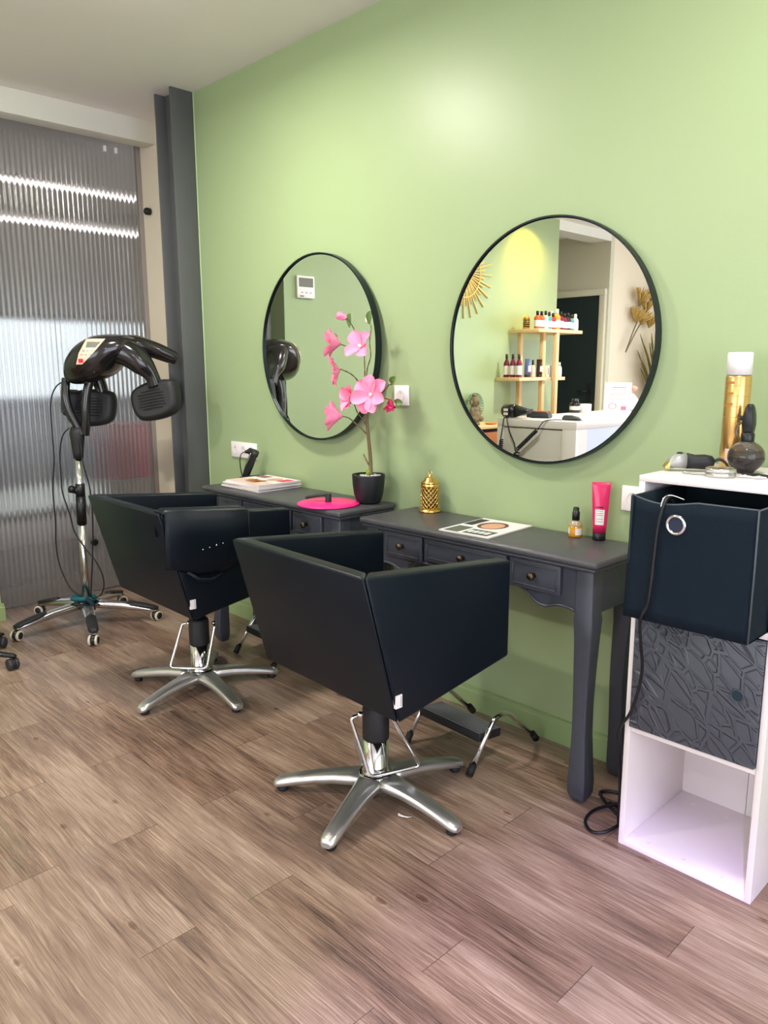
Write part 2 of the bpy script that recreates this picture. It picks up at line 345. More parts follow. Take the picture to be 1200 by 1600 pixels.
def obj(name, mb, mats, parent=None, loc=None, rot=None, bevel=0, seg=2, recalc=True, angle=40, weld=False):
    if weld: bmesh.ops.remove_doubles(mb.bm, verts=mb.bm.verts, dist=1e-5)
    if recalc: bmesh.ops.recalc_face_normals(mb.bm, faces=mb.bm.faces)
    if bevel:
        ed = [e for e in mb.bm.edges if len(e.link_faces) == 2 and e.calc_face_angle(0) > math.radians(angle)]
        bmesh.ops.bevel(mb.bm, geom=ed, offset=bevel, segments=seg, affect='EDGES', profile=.5, clamp_overlap=True)
        for f in mb.bm.faces: f.smooth = True
    me = bpy.data.meshes.new(name); mb.bm.to_mesh(me); mb.bm.free()
    for m in (mats if isinstance(mats, (list, tuple)) else [mats]): me.materials.append(m)
    if bevel and hasattr(me, 'set_sharp_from_angle'): me.set_sharp_from_angle(angle=math.radians(60))
    o = bpy.data.objects.new(name, me); COL.objects.link(o)
    if parent: o.parent = parent
    if loc: o.location = loc
    if rot: o.rotation_euler = rot
    return o
def tag(o, label=None, cat=None, group=None, kind=None):
    if label: o['label'] = label
    if cat: o['category'] = cat
    if group: o['group'] = group
    if kind: o['kind'] = kind
    return o
def thing(name, label, cat, loc=(0, 0, 0), rz=0, group=None):
    o = bpy.data.objects.new(name, None); COL.objects.link(o); o.location = loc; o.rotation_euler = (0, 0, rz); o.empty_display_size = .05
    return tag(o, label, cat, group)
def struct(name, mb, mats, parent=None, label=None, **k):
    o = obj(name, mb, mats, parent, **k)
    if not parent: o['kind'] = 'structure'
    if label: o['label'] = label
    return o
def copy_tree(o, parent=None):
    c = o.copy(); COL.objects.link(c)
    if parent: c.parent = parent
    for ch in list(o.children): copy_tree(ch, c)
    return c

# ------------------------------------------------------------------ the room
CZ = 2.674; WX = -4.22; PX = -4.375
struct('floor', MB().box((-7.0, -6.7, -.1), (2.1, 1.6, 0)), M['floor'])
struct('ceiling', MB().box((-7.0, -6.7, CZ), (2.1, 1.6, CZ+.12)), M['ceil'])
struct('wall_back', MB().box((-3.63, 0, 0), (2.1, .15, CZ)), M['green'])
mb = MB().box((-4.42, -4.25, 0), (WX, -.945, CZ)); struct('wall_left', mb, M['green'])
struct('wall_left_beige', MB().box((-4.42, -6.7, 0), (WX, -5.27, CZ)), M['beige'])
struct('wall_alcove', MB().box((-5.6, -5.269, 0), (-4.22, -5.2, CZ)), M['greige'])
struct('wall_alcove_side', MB().box((-5.75, -5.4, 0), (-5.6, -4.1, CZ)), M['greige'])
struct('wall_alcove_front', MB().box((-5.75, -4.25, 0), (-4.42, -4.1, CZ)), M['greige'])
struct('trim_1', MB().box((-4.44, -5.2, 2.585), (-4.22, -4.25, CZ)), M['white_paint'], label='white header beam over the alcove of the dark door')
# header over the partition, beige jamb beside it
struct('trim_2', MB().box((-4.30, -.945, 2.555), (-4.19, .085, CZ)), M['white_paint'], label='white header beam over the ribbed partition', bevel=.002)
struct('wall_jamb', MB().box((-4.46, .085, 0), (-3.5, .25, CZ)), M['beige'])
struct('wall_end', MB().box((-3.70, .002, 0), (-3.631, .10, CZ)), M['beige'])
# front and right walls with the shop windows
mb = MB().box((-4.22, -6.75, 0), (-3.1, -6.6, CZ)).box((1.1, -6.75, 0), (2.1, -6.6, CZ)).box((-3.1, -6.75, 0), (1.1, -6.6, .3)).box((-3.1, -6.75, 2.45), (1.1, -6.6, CZ))
struct('wall_front', mb, M['beige'])
mb = MB().box((2.1, -.7, 0), (2.25, .15, CZ)).box((2.1, -6.75, 0), (2.25, -4.5, CZ)).box((2.1, -4.5, 0), (2.25, -.7, .25)).box((2.1, -4.5, 2.45), (2.25, -.7, CZ))
struct('wall_right', mb, M['beige'])
def window(name, lo, hi, axis):
    # frame with two mullions and one pane, axis = normal axis
    mb = MB(); (x0, y0, z0), (x1, y1, z1) = lo, hi; t = .05
    mb.box((x0, y0, z0), (x1, y1, z0+t)).box((x0, y0, z1-t), (x1, y1, z1))
    u = 1-axis; a = lo[u]; c = hi[u]
    for q in (a, a+(c-a)/3-t/2, a+2*(c-a)/3-t/2, c-t):
        A = list(lo); B = list(hi); A[u] = q; B[u] = q+t; mb.box(A, B)
    o = struct(name, mb, M['win_frame'])
    A = list(lo); B = list(hi); mid = (lo[axis]+hi[axis])/2; A[axis] = mid-.003; B[axis] = mid+.003
    obj('pane', MB().box(A, B), M['pane'], o)
window('window_1', (2.12, -4.5, .25), (2.18, -.7, 2.45), 0)
window('window_2', (-3.1, -6.7, .3), (1.1, -6.64, 2.45), 1)
# skirting: flat board with a small step
def skirting(name, a, b, n):
    # profile along a->b, sticking out along n
    a = Vector(a); b = Vector(b); n = Vector(n); prof = [(0, 0), (.014, 0), (.014, .072), (.009, .078), (.009, .088), (0, .092)]
    mb = MB(); A = [mb.bm.verts.new(a+n*p+Vector((0, 0, q))) for p, q in prof]; B = [mb.bm.verts.new(b+n*p+Vector((0, 0, q))) for p, q in prof]
    for i in range(6): mb.face([A[i], A[(i+1) % 6], B[(i+1) % 6], B[i]])
    mb.face(A); mb.face(B)
    return struct(name, mb, M['green_base'])
skirting('baseboard_back', (-3.62, 0, 0), (2.1, 0, 0), (0, -1, 0))
skirting('baseboard_left', (WX, -4.25, 0), (WX, -.933, 0), (1, 0, 0))
skirting('baseboard_return', (WX+.012, -.945, 0), (-4.35, -.945, 0), (0, 1, 0))
struct('trim_4', MB().box((-3.642, -.003, 0), (-3.63, .004, CZ)), mat('pale_green_corner_bead', srgb(206, 228, 180), .4), label='thin pale green bead on the wall corner')

# ribbed sliding partition
mb = MB(); ya, yb, pit = -.955, .10, .0275; ns = int((yb-ya)/pit*8)
A = []; B = []
for k in range(ns+1):
    y = ya+(yb-ya)*k/ns; xx = PX-.002+.002*math.cos(2*PI*(y-ya)/pit); x2 = PX-.015
    A.append((mb.bm.verts.new((xx, y, .012)), mb.bm.verts.new((xx, y, 2.62)))); B.append((mb.bm.verts.new((x2, y, .012)), mb.bm.verts.new((x2, y, 2.62))))
for k in range(ns):
    mb.face([A[k][0], A[k+1][0], A[k+1][1], A[k][1]], True); mb.face([B[k][0], B[k][1], B[k+1][1], B[k+1][0]], False)
    mb.face([A[k][0], B[k][0], B[k+1][0], A[k+1][0]]); mb.face([A[k][1], A[k+1][1], B[k+1][1], B[k][1]])
mb.face([A[0][0], A[0][1], B[0][1], B[0][0]]); mb.face([A[-1][0], B[-1][0], B[-1][1], A[-1][1]])
d = obj('door_1', mb, M['poly']); d.data.set_sharp_from_angle(angle=math.radians(50)); tag(d, kind='structure', label='ribbed translucent sliding partition with blurred daylight behind')
obj('side_rail', MB().box((PX-.02, .058, .012), (PX+.003, .10, 2.62)), mat('grey_rail', srgb(150, 142, 136), .5), d, bevel=.002)
for y in (-.13, -.065): obj('clip', MB().box((PX, y-.007, 2.515), (PX+.012, y+.007, 2.545)), M['white_plastic'], d)
def stop(loc, label, r=.016):
    t = thing('wall_stop', label, 'wall stop', loc); 
    obj('knob', MB().lathe([(r*.6, 0), (r, .006), (r, .03), (r*.8, .037)], 16, (0, 0, 0), (0, -1, 0) if loc[1] > .0 else (1, 0, 0)), M['black_plastic'], t)
    return t
stop((-4.285, .085, 2.21), 'small black stop knob high on the beige jamb beside the partition', .02)
s_ = stop((PX, -.36, .31), 'small black knob low on the ribbed partition, beside the far salon chair', .02)

# room behind the partition, open to daylight
struct('wall_storeroom_left', MB().box((-7.0, -2.2, 0), (-4.42, -2.05, CZ)), M['backroom'])
struct('wall_storeroom_right', MB().box((-7.0, 1.5, 0), (-3.5, 1.6, CZ)), M['backroom'])
mb = MB().box((-7.1, -2.2, 1.8), (-7.0, 1.6, CZ)).box((-7.1, -2.2, 0), (-7.0, -2.0, 2.0)).box((-7.1, 1.4, 0), (-7.0, 1.6, 2.0))
struct('wall_storeroom_far', mb, M['backroom'])
mb = MB().box((-7.09, -2.0, 1.74), (-7.03, 1.4, 1.8)).box((-7.09, -2.0, 0), (-7.03, 1.4, .06))
for y in (-2.0, -.95, .1, 1.34): mb.box((-7.09, y, 0), (-7.03, y+.06, 1.78))
wf = struct('window_3', mb, M['win_frame']); obj('pane', MB().box((-7.062, -2.0, .06), (-7.058, 1.4, 1.78)), M['pane'], wf)
struct('floor_outside', MB().box((-14, -8, -.1), (-7.0, 8, -.01)), M['outside'])
tag(obj('garden_wall', MB().box((-9.3, -5, -.01), (-9.1, 6, 1.0)), M['hedge'], bevel=.01), 'dark low wall seen as a blurred band through the partition', 'wall')
for i, (x, z) in enumerate(((-5.0, 2.42), (-5.13, 2.22))):
    t = thing('tube_lamp', ('blurred upper light strip behind the ribbed partition', 'blurred lower light strip behind the ribbed partition')[i], 'lamp', (x, -.3, z), 0, 'tube lamps behind the partition')
    obj('tube', MB().cyl((0, -1.1, 0), (0, 1.1, 0), .010), M['tube_light'], t)
    obj('bracket', MB().box((-.02, -1.15, .017), (.02, 1.15, .04)).box((-.01, -.9, .04), (.01, -.88, CZ-z)).box((-.01, .88, .04), (.01, .9, CZ-z)), M['white_plastic'], t)
t = thing('storage_box', 'crimson box seen blurred through the ribbed partition', 'box', (-4.75, .06, .62))
obj('carton', MB().box((-.11, -.13, 0), (.11, .13, .33)), M['mauve_box'], t, bevel=.004)
obj('lid', MB().box((-.115, -.135, .33), (.115, .135, .35)), M['mauve_box'], t, bevel=.003)
t = thing('low_bench', 'mauve brown low bench blurred behind the foot of the partition', 'bench', (-5.12, -.3, 0))
obj('panel', MB().box((-.25, -.75, 0), (.25, .75, .24)), M['brown_low'], t, bevel=.005)
t = thing('side_stand', 'grey stand under the crimson box behind the partition', 'stand', (-4.75, .06, 0))
obj('column', MB().box((-.12, -.14, 0), (.12, .14, .6195)), M['backroom'], t, bevel=.005)

# steel column at the corner: an H profile with its flanges facing the room
t = thing('steel_column', 'dark grey steel column standing at the corner of the green wall', 'column', (-3.63, -.0, 0))
fm = M['steel_dark']
obj('front_flange', MB().box((-.012, -.128, 0), (0, -.004, CZ)), fm, t, bevel=.001)
obj('rear_flange', MB().box((-.162, -.128, 0), (-.15, -.004, CZ)), fm, t, bevel=.001)
obj('web', MB().box((-.15, -.07, 0), (-.012, -.062, CZ)), fm, t)

# door in the alcove
d = obj('door_2', MB().box((-5.14, -5.2, 0), (-4.30, -5.165, 2.055)), M['dark_door']); tag(d, kind='structure')
mb = MB().box((-5.21, -5.199, 0), (-5.14, -5.15, 2.055)).box((-4.30, -5.199, 0), (-4.235, -5.15, 2.055)).box((-5.21, -5.2, 2.055), (-4.235, -5.15, 2.12))
obj('door_frame', mb, M['greige'], d, bevel=.004)
mb = MB().box((-4.41, -5.165, .92), (-4.365, -5.158, 1.16)).cyl((-4.387, -5.158, 1.07), (-4.387, -5.12, 1.07), .01).cyl((-4.387, -5.12, 1.07), (-4.50, -5.12, 1.07), .009)
obj('door_handle', mb, M['black_plastic'], d)

# ------------------------------------------------------------------ lamps
def ceiling_lamp(x, y, label, power, col=(1, .94, .86), r=.11):
    t = thing('ceiling_lamp', label, 'lamp', (x, y, CZ), 0)
    obj('rim', MB().lathe([(r+.02, 0), (r+.02, -.02), (r, -.028)], 40, caps=False), M['lamp_rim'], t)
    obj('diffuser', MB().lathe([(r, -.022), (r*.97, -.05), (r*.8, -.075), (r*.45, -.09), (.001, -.094)], 40), M['lamp'], t)
    l = bpy.data.lights.new('lamp_light', 'AREA'); l.shape = 'DISK'; l.size = r*2; l.energy = power; l.color = col
    o = bpy.data.objects.new('lamp_light', l); COL.objects.link(o); o.parent = t; o.location = (0, 0, -.10)
    return t
ceiling_lamp(-2.62, -.93, 'round ceiling lamp above the far salon chair', 26)
ceiling_lamp(-.45, -.85, 'round ceiling lamp above the desk end and cabinet', 16, (1, .94, .86))
ceiling_lamp(-2.7, -3.3, 'round ceiling lamp above the reception counter', 46)
ceiling_lamp(.6, -3.6, 'round ceiling lamp near the shop window', 16)
t = thing('added_light_housing', 'white housing added for the made-up violet light, out of view', 'spotlight', (.9, -4.2, CZ))  # invented fixture, added to go with the violet light
obj('housing', MB().lathe([(.05, 0), (.05, -.09), (.045, -.095), (.045, -.06), (.001, -.06)], 24), M['white_plastic'], t)
# warm wall washer over the sunburst wall
t = thing('ceiling_spotlight', 'warm ceiling spotlight over the wooden shelf stand', 'spotlight', (-3.98, -3.68, CZ))
obj('housing', MB().lathe([(.04, 0), (.04, -.07), (.033, -.075)], 24), M['white_plastic'], t)
l = bpy.data.lights.new('spot', 'SPOT'); l.energy = 55; l.color = (1, .66, .10); l.spot_size = math.radians(125); l.spot_blend = .9; l.shadow_soft_size = .03
o = bpy.data.objects.new('spot', l); COL.objects.link(o); o.parent = t; o.location = (0, 0, -.08); o.rotation_euler = Vector((-.35, -.12, -1)).to_track_quat('-Z', 'Y').to_euler()
# ------------------------------------------------------------------ wall mirrors
def wall_mirror(x, z, label):
    t = thing('wall_mirror', label, 'mirror', (x, -.003, z), 0, 'round wall mirrors')
    R = .4008; mb = MB(); n = 96
    prof = [(R, 0), (R, -.03), (R-.0055, -.03), (R-.0055, -.020), (R-.009, -.004), (R-.009, 0)]
    rings = [mb.ring(Vector((0, y, 0)), Vector((r, 0, 0)), Vector((0, 0, r)), n) for r, y in prof]
    rings.append(rings[0]); mb.skin(rings, True, False)
    o = obj('frame', mb, M['frame_black'], t)
    o.data.set_sharp_from_angle(angle=math.radians(40))
    mb = MB(); mb.lathe([(R-.0085, 0), (R-.0085, -.012)], n, axis=(0, 1, 0), c=(0, 0, 0), smooth=False)
    mb = MB(); a = mb.ring(Vector((0, -.002, 0)), Vector((R-.0085, 0, 0)), Vector((0, 0, R-.0085)), n); b_ = mb.ring(Vector((0, -.022, 0)), Vector((R-.0085, 0, 0)), Vector((0, 0, R-.0085)), n)
    mb.skin([a, b_], False, True); obj('mirror_glass', mb, M['mirror'], t)
    return t
wall_mirror(-1.4883, 1.3929, 'right-hand round black-framed mirror showing the counter and shelves')
lm_ = wall_mirror(-2.6607, 1.4007, 'left-hand round black-framed mirror behind the pink magnolia')

lm_.rotation_euler.z = math.radians(-1.3); lm_.location.y -= .009
# ------------------------------------------------------------------ vanity tables
DT = .77; DW = .993; DD = .312
def panel_door(mb, x0, x1, z0, z1, y, th=.012):
    # drawer front with a routed rectangular moulding
    mb.box((x0, y, z0), (x1, y+th, z1))
def make_desk(label):
    t = thing('vanity_table', label, 'table', (-2.0713, -.0155, 0), 0, 'grey vanity tables along the green wall')
    w_, d_, T = DW, DD, DT
    mb = MB(); mb.box((0, -d_, T-.022), (w_, 0, T)); o = obj('tabletop', mb, M['desk_top'], t, bevel=.008, seg=3)
    obj('top_moulding', MB().box((.008, -d_+.008, T-.034), (w_-.008, -.002, T-.0225)), M['desk'], t, bevel=.004)
    yf = -d_+.022; LW = .058
    def leg(px, py, sx, sy):
        # square post above, then cabriole-like taper with flared foot
        mb = MB(); secs = []
        for z, h, off in ((T-.034, LW/2, 0), (.60, LW/2, 0), (.585, LW/2+.002, .002), (.52, LW/2-.001, .001), (.42, .0255, -.003), (.32, .0235, -.005), (.22, .0235, -.003), (.14, .0265, .001), (.07, .030, .004), (.03, .029, .003), (.008, .022, 0), (0, .017, -.002)):
            cx, cy = px+sx*off, py+sy*off
            secs.append([(cx-h, cy-h, z), (cx+h, cy-h, z), (cx+h, cy+h, z), (cx-h, cy+h, z)])
        mb.loft(secs, True); o = obj('leg', mb, M['desk'], t, bevel=.004, angle=60); return o
    for px, sx in ((.05, -1), (w_-.05, 1)):
        leg(px, yf+LW/2, sx, -1); leg(px, -.006-LW/2, sx, 1)
    # apron with scalloped lower edge
    xa, xb = .079, w_-.079; L_ = xb-xa
    def scallop(n=40):
        pts = []
        for i in range(n+1):
            s = i/n; e = min(s, 1-s)*L_   # distance from nearest post
            if e < .10: z = .602 + .010*math.sin(e/.10*PI) - .006*(e/.10)
            elif e < .20: q = (e-.10)/.10; z = .596 + .0*q + (.045*(q**2)*(3-2*q)) - .010*math.sin(q*PI)
            else: q = min((e-.20)/(L_/2-.20), 1); z = .641 - .010*math.sin(q*PI/2)
            pts.append((xa+s*L_, z))
        return pts
    pts = scallop(); poly = [(x, z) for x, z in pts]+[(xb, T-.034), (xa, T-.034)]
    mb = MB(); mb.prism(poly, 1, yf+.008, yf+.026); obj('front_apron', mb, M['desk'], t, bevel=0)
    mb = MB(); mb.tube([(x, yf+.006, z+.004) for x, z in pts], .0045, 8); obj('apron_bead', mb, M['desk'], t)
    for x in (.028, w_-.048): obj('side_apron', MB().box((x, yf+LW, .60), (x+.02, -.006-LW, T-.034)), M['desk'], t, bevel=.002)
    obj('back_apron', MB().box((.079, -.03, .60), (w_-.079, -.012, T-.034)), M['desk'], t, bevel=.002)
    for a, c in ((.121, .303), (.317, .666), (.680, .865)):
        z0, z1 = .642, .738
        if a == .317: z0 = .655
        dr = obj('drawer', MB().box((a, yf-.006, z0-.0), (c, yf+.008, z1-.004)), M['desk'], t, bevel=.003)
        i = .014; mb = MB(); q = [(a+i, z0+i), (c-i, z0+i), (c-i, z1-.004-i), (a+i, z1-.004-i)]
        for k in range(4):
            (xA, zA), (xB, zB) = q[k], q[(k+1) % 4]
            mb.box((min(xA, xB)-.002, yf-.0085, min(zA, zB)-.002), (max(xA, xB)+.002, yf-.0055, max(zA, zB)+.002))
        obj('drawer_moulding', mb, M['desk'], dr, bevel=.0008, seg=1)
        cx = (a+c)/2; zc = (z0+z1)/2
        obj('knob', MB().lathe([(.008, 0), (.0065, .004), (.005, .010), (.011, .015), (.0125, .020), (.010, .025), (.001, .027)], 18, (cx, yf-.006, zc), (0, -1, 0)), M['brass'], dr)
    return t
desk = make_desk('grey vanity table under the right-hand mirror, with the magazine and gold lantern')
desk2 = copy_tree(desk); desk2.location.x = -3.1775; desk2['label'] = 'grey vanity table in the corner under the left-hand mirror, holding the flower pot'

# ------------------------------------------------------------------ salon chairs
def make_chair(label, loc, rz):
    t = thing('salon_chair', label, 'chair', loc, rz, 'black salon chairs')
    L = M['leather']; w = .300; i = .248
    # outer back, reclined, mitred into the arms
    def h(name, P, b=.010):
        return obj(name, MB().hexa(P), L, t, bevel=b, seg=3)
    zt, zb, zft, zfb = .82, .408, .768, .476
    h('backrest', [(-w-.006, -.19, zb), (w+.006, -.19, zb), (i, -.138, zb+.006), (-i, -.138, zb+.006), (-w-.005, -.302, zt), (w+.005, -.302, zt), (i+.004, -.248, zt-.004), (-i-.004, -.248, zt-.004)])
    for s in (-1, 1):
        P = [(s*(w+.006), -.189, zb), (s*w, .262, zfb), (s*i, .262, zfb), (s*i, -.137, zb+.006), (s*(w+.005), -.301, zt), (s*w, .262, zft), (s*i, .262, zft), (s*(i+.004), -.247, zt-.004)]
        h('armrest', P)
    o = obj('seat_cushion', MB().box((-.246, -.15, .49), (.246, .27, .585)), L, t, bevel=.025, seg=3)
    obj('seat_base', MB().hexa([(-.247, -.137, .425), (.247, -.137, .425), (.247, .25, .478), (-.247, .25, .478), (-.247, -.16, .492), (.247, -.16, .492), (.247, .25, .492), (-.247, .25, .492)]), M['rubber'], t)
    # seam stitching along the two back corners
    for s in (-1, 1):
        a = Vector((s*(w+.0035), -.296, .806)); b_ = Vector((s*(w+.0045), -.1865, .425)); mb = MB()
        for k in range(62):
            p = a.lerp(b_, k/62); q = a.lerp(b_, (k+.55)/62); mb.tube([p+Vector((s*.0006, .010, 0)), q+Vector((s*.0006, .010, 0))], .0009, 5)
        obj('stitching', mb, mat('grey_thread', srgb(70, 76, 80), .7), t)
    tg = obj('maker_label', MB().box((w-.003, -.200, .455), (w+.0085, -.178, .49)), M['label'], t); tg['label'] = 'small white sewn tag'
    obj('tag_stripe', MB().box((w+.0075, -.184, .458), (w+.0092, -.181, .487)), colour(170, 168, 172, .5, 'grey_print'), tg)
    # lifting column
    obj('mount', MB().lathe([(.03, .30), (.03, .41), (.075, .425), (.075, .435)], 28), M['black_plastic'], t)
    obj('cap', MB().lathe([(.041, .195), (.0415, .20), (.0415, .29), (.038, .302), (.03, .304)], 32), M['matte_black'], t)
    obj('column', MB().lathe([(.047, .082), (.044, .09), (.0385, .098), (.0385, .197)], 40), M['chrome'], t)
    obj('collar', MB().lathe([(.058, .072), (.058, .078), (.050, .086), (.046, .086)], 40), M['chrome'], t)
    # five-arm star base
    mb = MB(); mb.lathe([(.02, .034), (.05, .034), (.064, .045), (.068, .06), (.060, .074), (.05, .078), (.01, .078)], 40)
    obj('hub', mb, M['alu'], t)
    for k in range(5):
        a = math.radians(5.5+72*k); c, s = math.cos(a), math.sin(a); secs = []
        for r, hw, zt_, zb_ in ((.035, .044, .084, .036), (.075, .038, .082, .040), (.13, .0325, .077, .040), (.19, .0285, .068, .034), (.25, .0265, .056, .025), (.295, .0255, .046, .016), (.315, .023, .039, .014), (.326, .015, .032, .016)):
            q = []
            for j in range(14):
                th = 2*PI*j/14; ct, st = math.cos(th), math.sin(th)
                yy = math.copysign(abs(ct)**.6, ct)*hw; zz = (zt_+zb_)/2 + math.copysign(abs(st)**.75, st)*(zt_-zb_)/2
                q.append((c*r-s*yy, s*r+c*yy, zz))
            secs.append(q)
        lg = obj('leg', MB().loft(secs), M['alu'], t)
        obj('foot_pad', MB().lathe([(.015, 0), (.017, .003), (.017, .017)], 20, (c*.298, s*.298, 0)), M['rubber'], lg)
    return t
chair = make_chair('black salon chair in the foreground before the right-hand mirror', (-1.589, -.705, 0), math.radians(-2.5))
# pump lever of the near chair, a steel loop
def lever(par, pts, r=.0055):
    mb = MB(); mb.tube(cr_round(pts, .02), r, 10); lo = obj('pump_lever', mb, M['chrome'], par)
    for p in (pts[0], pts[-1]): obj('pivot', MB().sphere(p, .010, 14), M['chrome'], lo)
    return lo
def cr_round(pts, rad, k=6):
    pts = [Vector(p) for p in pts]; out = [pts[0]]
    for i in range(1, len(pts)-1):
        a, b_, c = pts[i-1], pts[i], pts[i+1]; d1 = (a-b_).normalized(); d2 = (c-b_).normalized(); r = min(rad, (a-b_).length*.45, (c-b_).length*.45)
        p0 = b_+d1*r; p2 = b_+d2*r
        for q in range(k+1):
            u = q/k; out.append(p0*(1-u)**2+b_*2*u*(1-u)+p2*u*u)
    out.append(pts[-1]); return out
chair2 = copy_tree(chair); chair2.location = (-2.700, -.655, 0); chair2.rotation_euler.z = math.radians(-1.0)
for o_ in chair2.children:
    if o_.name.startswith('leg'): o_.rotation_euler.z = math.radians(-9.5)

chair2['label'] = 'black salon chair further back, near the hood dryer, with a padded arm cover'
lever(chair, [(.012, -.072, .296), (.0, -.10, .29), (.047, -.065, .105), (.102, .094, .105), (.076, -.004, .29), (.052, -.002, .296)])
c5 = math.radians(1.0)
lever(chair2, [(-.02, -.035, .285), (-.044, -.050, .28), (-.042, -.118, .108), (.072, -.012, .108), (.068, .035, .28), (.052, .042, .285)])
# padded cover laid over the arm of the far chair (cushion with four studs)
ac = thing('arm_cover', 'black padded neck cushion folded over the far chair arm, four metal studs', 'cushion', (-2.700, -.655, 0), -c5)
def sl(y): return .82-(.052)*(y+.30)/.55
secs = []
for y in (-.290, -.27, -.16, -.05, .045, .062):
    g = .004 if y in (-.290, .062) else .013
    zt = sl(y); zlo = zt-.235+.06*abs((y+.11)/.17)**2 if y > -.2 else zt-.2
    x0, x1 = .246, .305
    secs.append([(x1+.002, y, zlo), (x1+g, y, zlo+.01), (x1+g, y, zt-.08), (x1+g*.9, y, zt+.004), (x1-.008, y, zt+g*1.2), (x0+.010, y, zt+g*1.2), (x0-g*.8, y, zt+.002), (x0-g*.8, y, zt-.09), (x0-.001, y, zt-.09), (x0-.001, y, zt+.0012), (x1+.0065, y, zt+.0012), (x1+.0065, y, zt-.05)])
o = obj('padding', MB().loft(secs), M['leather'], ac)
for k in range(4):
    obj('stud', MB().sphere((.319, -.145+k*.028, .672+k*.0035), .0032, 10), M['chrome'], ac)
obj('roll', MB().tube([(.317, -.21, .60), (.322, -.17, .565), (.323, -.12, .555), (.322, -.07, .57)], [.006, .009, .009, .006], 10), M['leather'], ac)

# ------------------------------------------------------------------ foot rests
def make_footrest(label, loc, rz=0):
    t = thing('foot_rest', label, 'foot rest', loc, rz, 'chrome foot rests under the vanity tables')
    # local: width along x (0..0.32), front at -y
    for x in (0, .300):
        pts = cr_round([(x, -.165, .012), (x, -.05, .168), (x, .018, .168), (x, .175, .022)], .06, 8)
        o = obj('leg_tube', MB().tube(pts, .0085, 12), M['chrome'], t)
        for p, q in (((x, -.165, .012), (x, -.150, .036)), ((x, .175, .022), (x, .158, .042))):
            p = Vector(p); q = Vector(q); obj('rubber_foot', MB().cyl(p-(q-p)*.35, q, .0125, 14), M['rubber'], o)
    th = math.radians(-6); mb = MB(); mb.box((.008, -.06, -.018), (.292, .052, .010))
    tr = obj('tread', mb, M['rubber'], t, bevel=.004); tr.location = (0, -.055, .108); tr.rotation_euler.x = th
    for k in range(11):
        mb = MB().box((.012, -.0545+k*.0098, .009), (.288, -.0505+k*.0098, .0128)); obj('rib', mb, M['rib'], tr)
    return t
fr = make_footrest('chrome foot rest with black ribbed tread beside the near salon chair', (-1.745, -.228, 0), math.radians(-3))
fr2 = copy_tree(fr); fr2.location = (-2.92, -.165, 0); fr2['label'] = 'chrome foot rest under the corner table, mostly hidden behind the chairs'

# ------------------------------------------------------------------ cube cabinet
CX0, CX1, CY, CT = -.9344, -.5754, -.390, 1.0422; th = .016
cab = thing('storage_cabinet', 'white narrow cube cabinet at the right edge beside the vanity table', 'cabinet', (0, -.018, 0))
ml = M['melamine']; cy = CY+.018
obj('side_panel', MB().box((CX0, cy, 0), (CX0+th, 0, CT-th)), ml, cab, bevel=.001)
obj('side_panel', MB().box((CX1-th, cy, 0), (CX1, 0, CT-th)), ml, cab, bevel=.001)
obj('top_panel', MB().box((CX0, cy, CT-th), (CX1, 0, CT)), ml, cab, bevel=.001)
obj('bottom_panel', MB().box((CX0+th, cy, 0), (CX1-th, 0, th)), ml, cab, bevel=.001)
for z in (.342, .684): obj('shelf', MB().box((CX0+th, cy+.002, z), (CX1-th, -.004, z+th)), ml, cab, bevel=.001)
obj('back_panel', MB().box((CX0+th, -.006, .016), (CX0+th+.19, -.001, CT-th)), ml, cab)
obj('back_panel', MB().box((CX0+th+.1915, -.006, .016), (CX1-th, -.001, CT-th)), ml, cab)
for x in (-.86, -.76, -.66):
    for y in (-.34, -.06): obj('screw_cover', MB().lathe([(.006, 0), (.006, .0006)], 16, (x, y, th)), ml, cab)
dx = CX0+th+.001; dw = CX1-th-.001-dx; dz0 = .360; dz1 = .682; dy = cy-.012
# embossed door with a round finger hole
mb = MB(); hole = (dw-.052, .175); R = .013; n = 32
cd = obj('cabinet_door', MB().box((0, 0, 0), (dw, .016, dz1-dz0)), M['emboss'], cab, loc=(dx, dy, dz0), bevel=.003)
cd['label'] = 'charcoal door embossed with a branching pattern'
obj('finger_hole', MB().lathe([(R, -.0015), (R, .004)], 40, (hole[0], 0, hole[1]), (0, 1, 0), smooth=False), mat('dark_teal_hole', srgb(10, 44, 52), .6), cd)
obj('hole_rim', MB().tube([(hole[0]+(R+.002)*math.cos(2*PI*k/36), -.001, hole[1]+(R+.002)*math.sin(2*PI*k/36)) for k in range(36)], .0022, 8, closed=True), colour(66, 70, 78, .35, 'charcoal_rim'), cd)

# fabric basket pulled out of the top compartment
bk = thing('fabric_basket', 'dark fabric storage basket with steel ring, pulled out of the cabinet top', 'basket', (-.899, -.500, .7003))
W_, D_, H_, tt = .302, .305, .306, .006
def slab(name, P, m, b=.002, par=bk): return obj(name, MB().hexa(P), m, par, bevel=b)
bow = .0
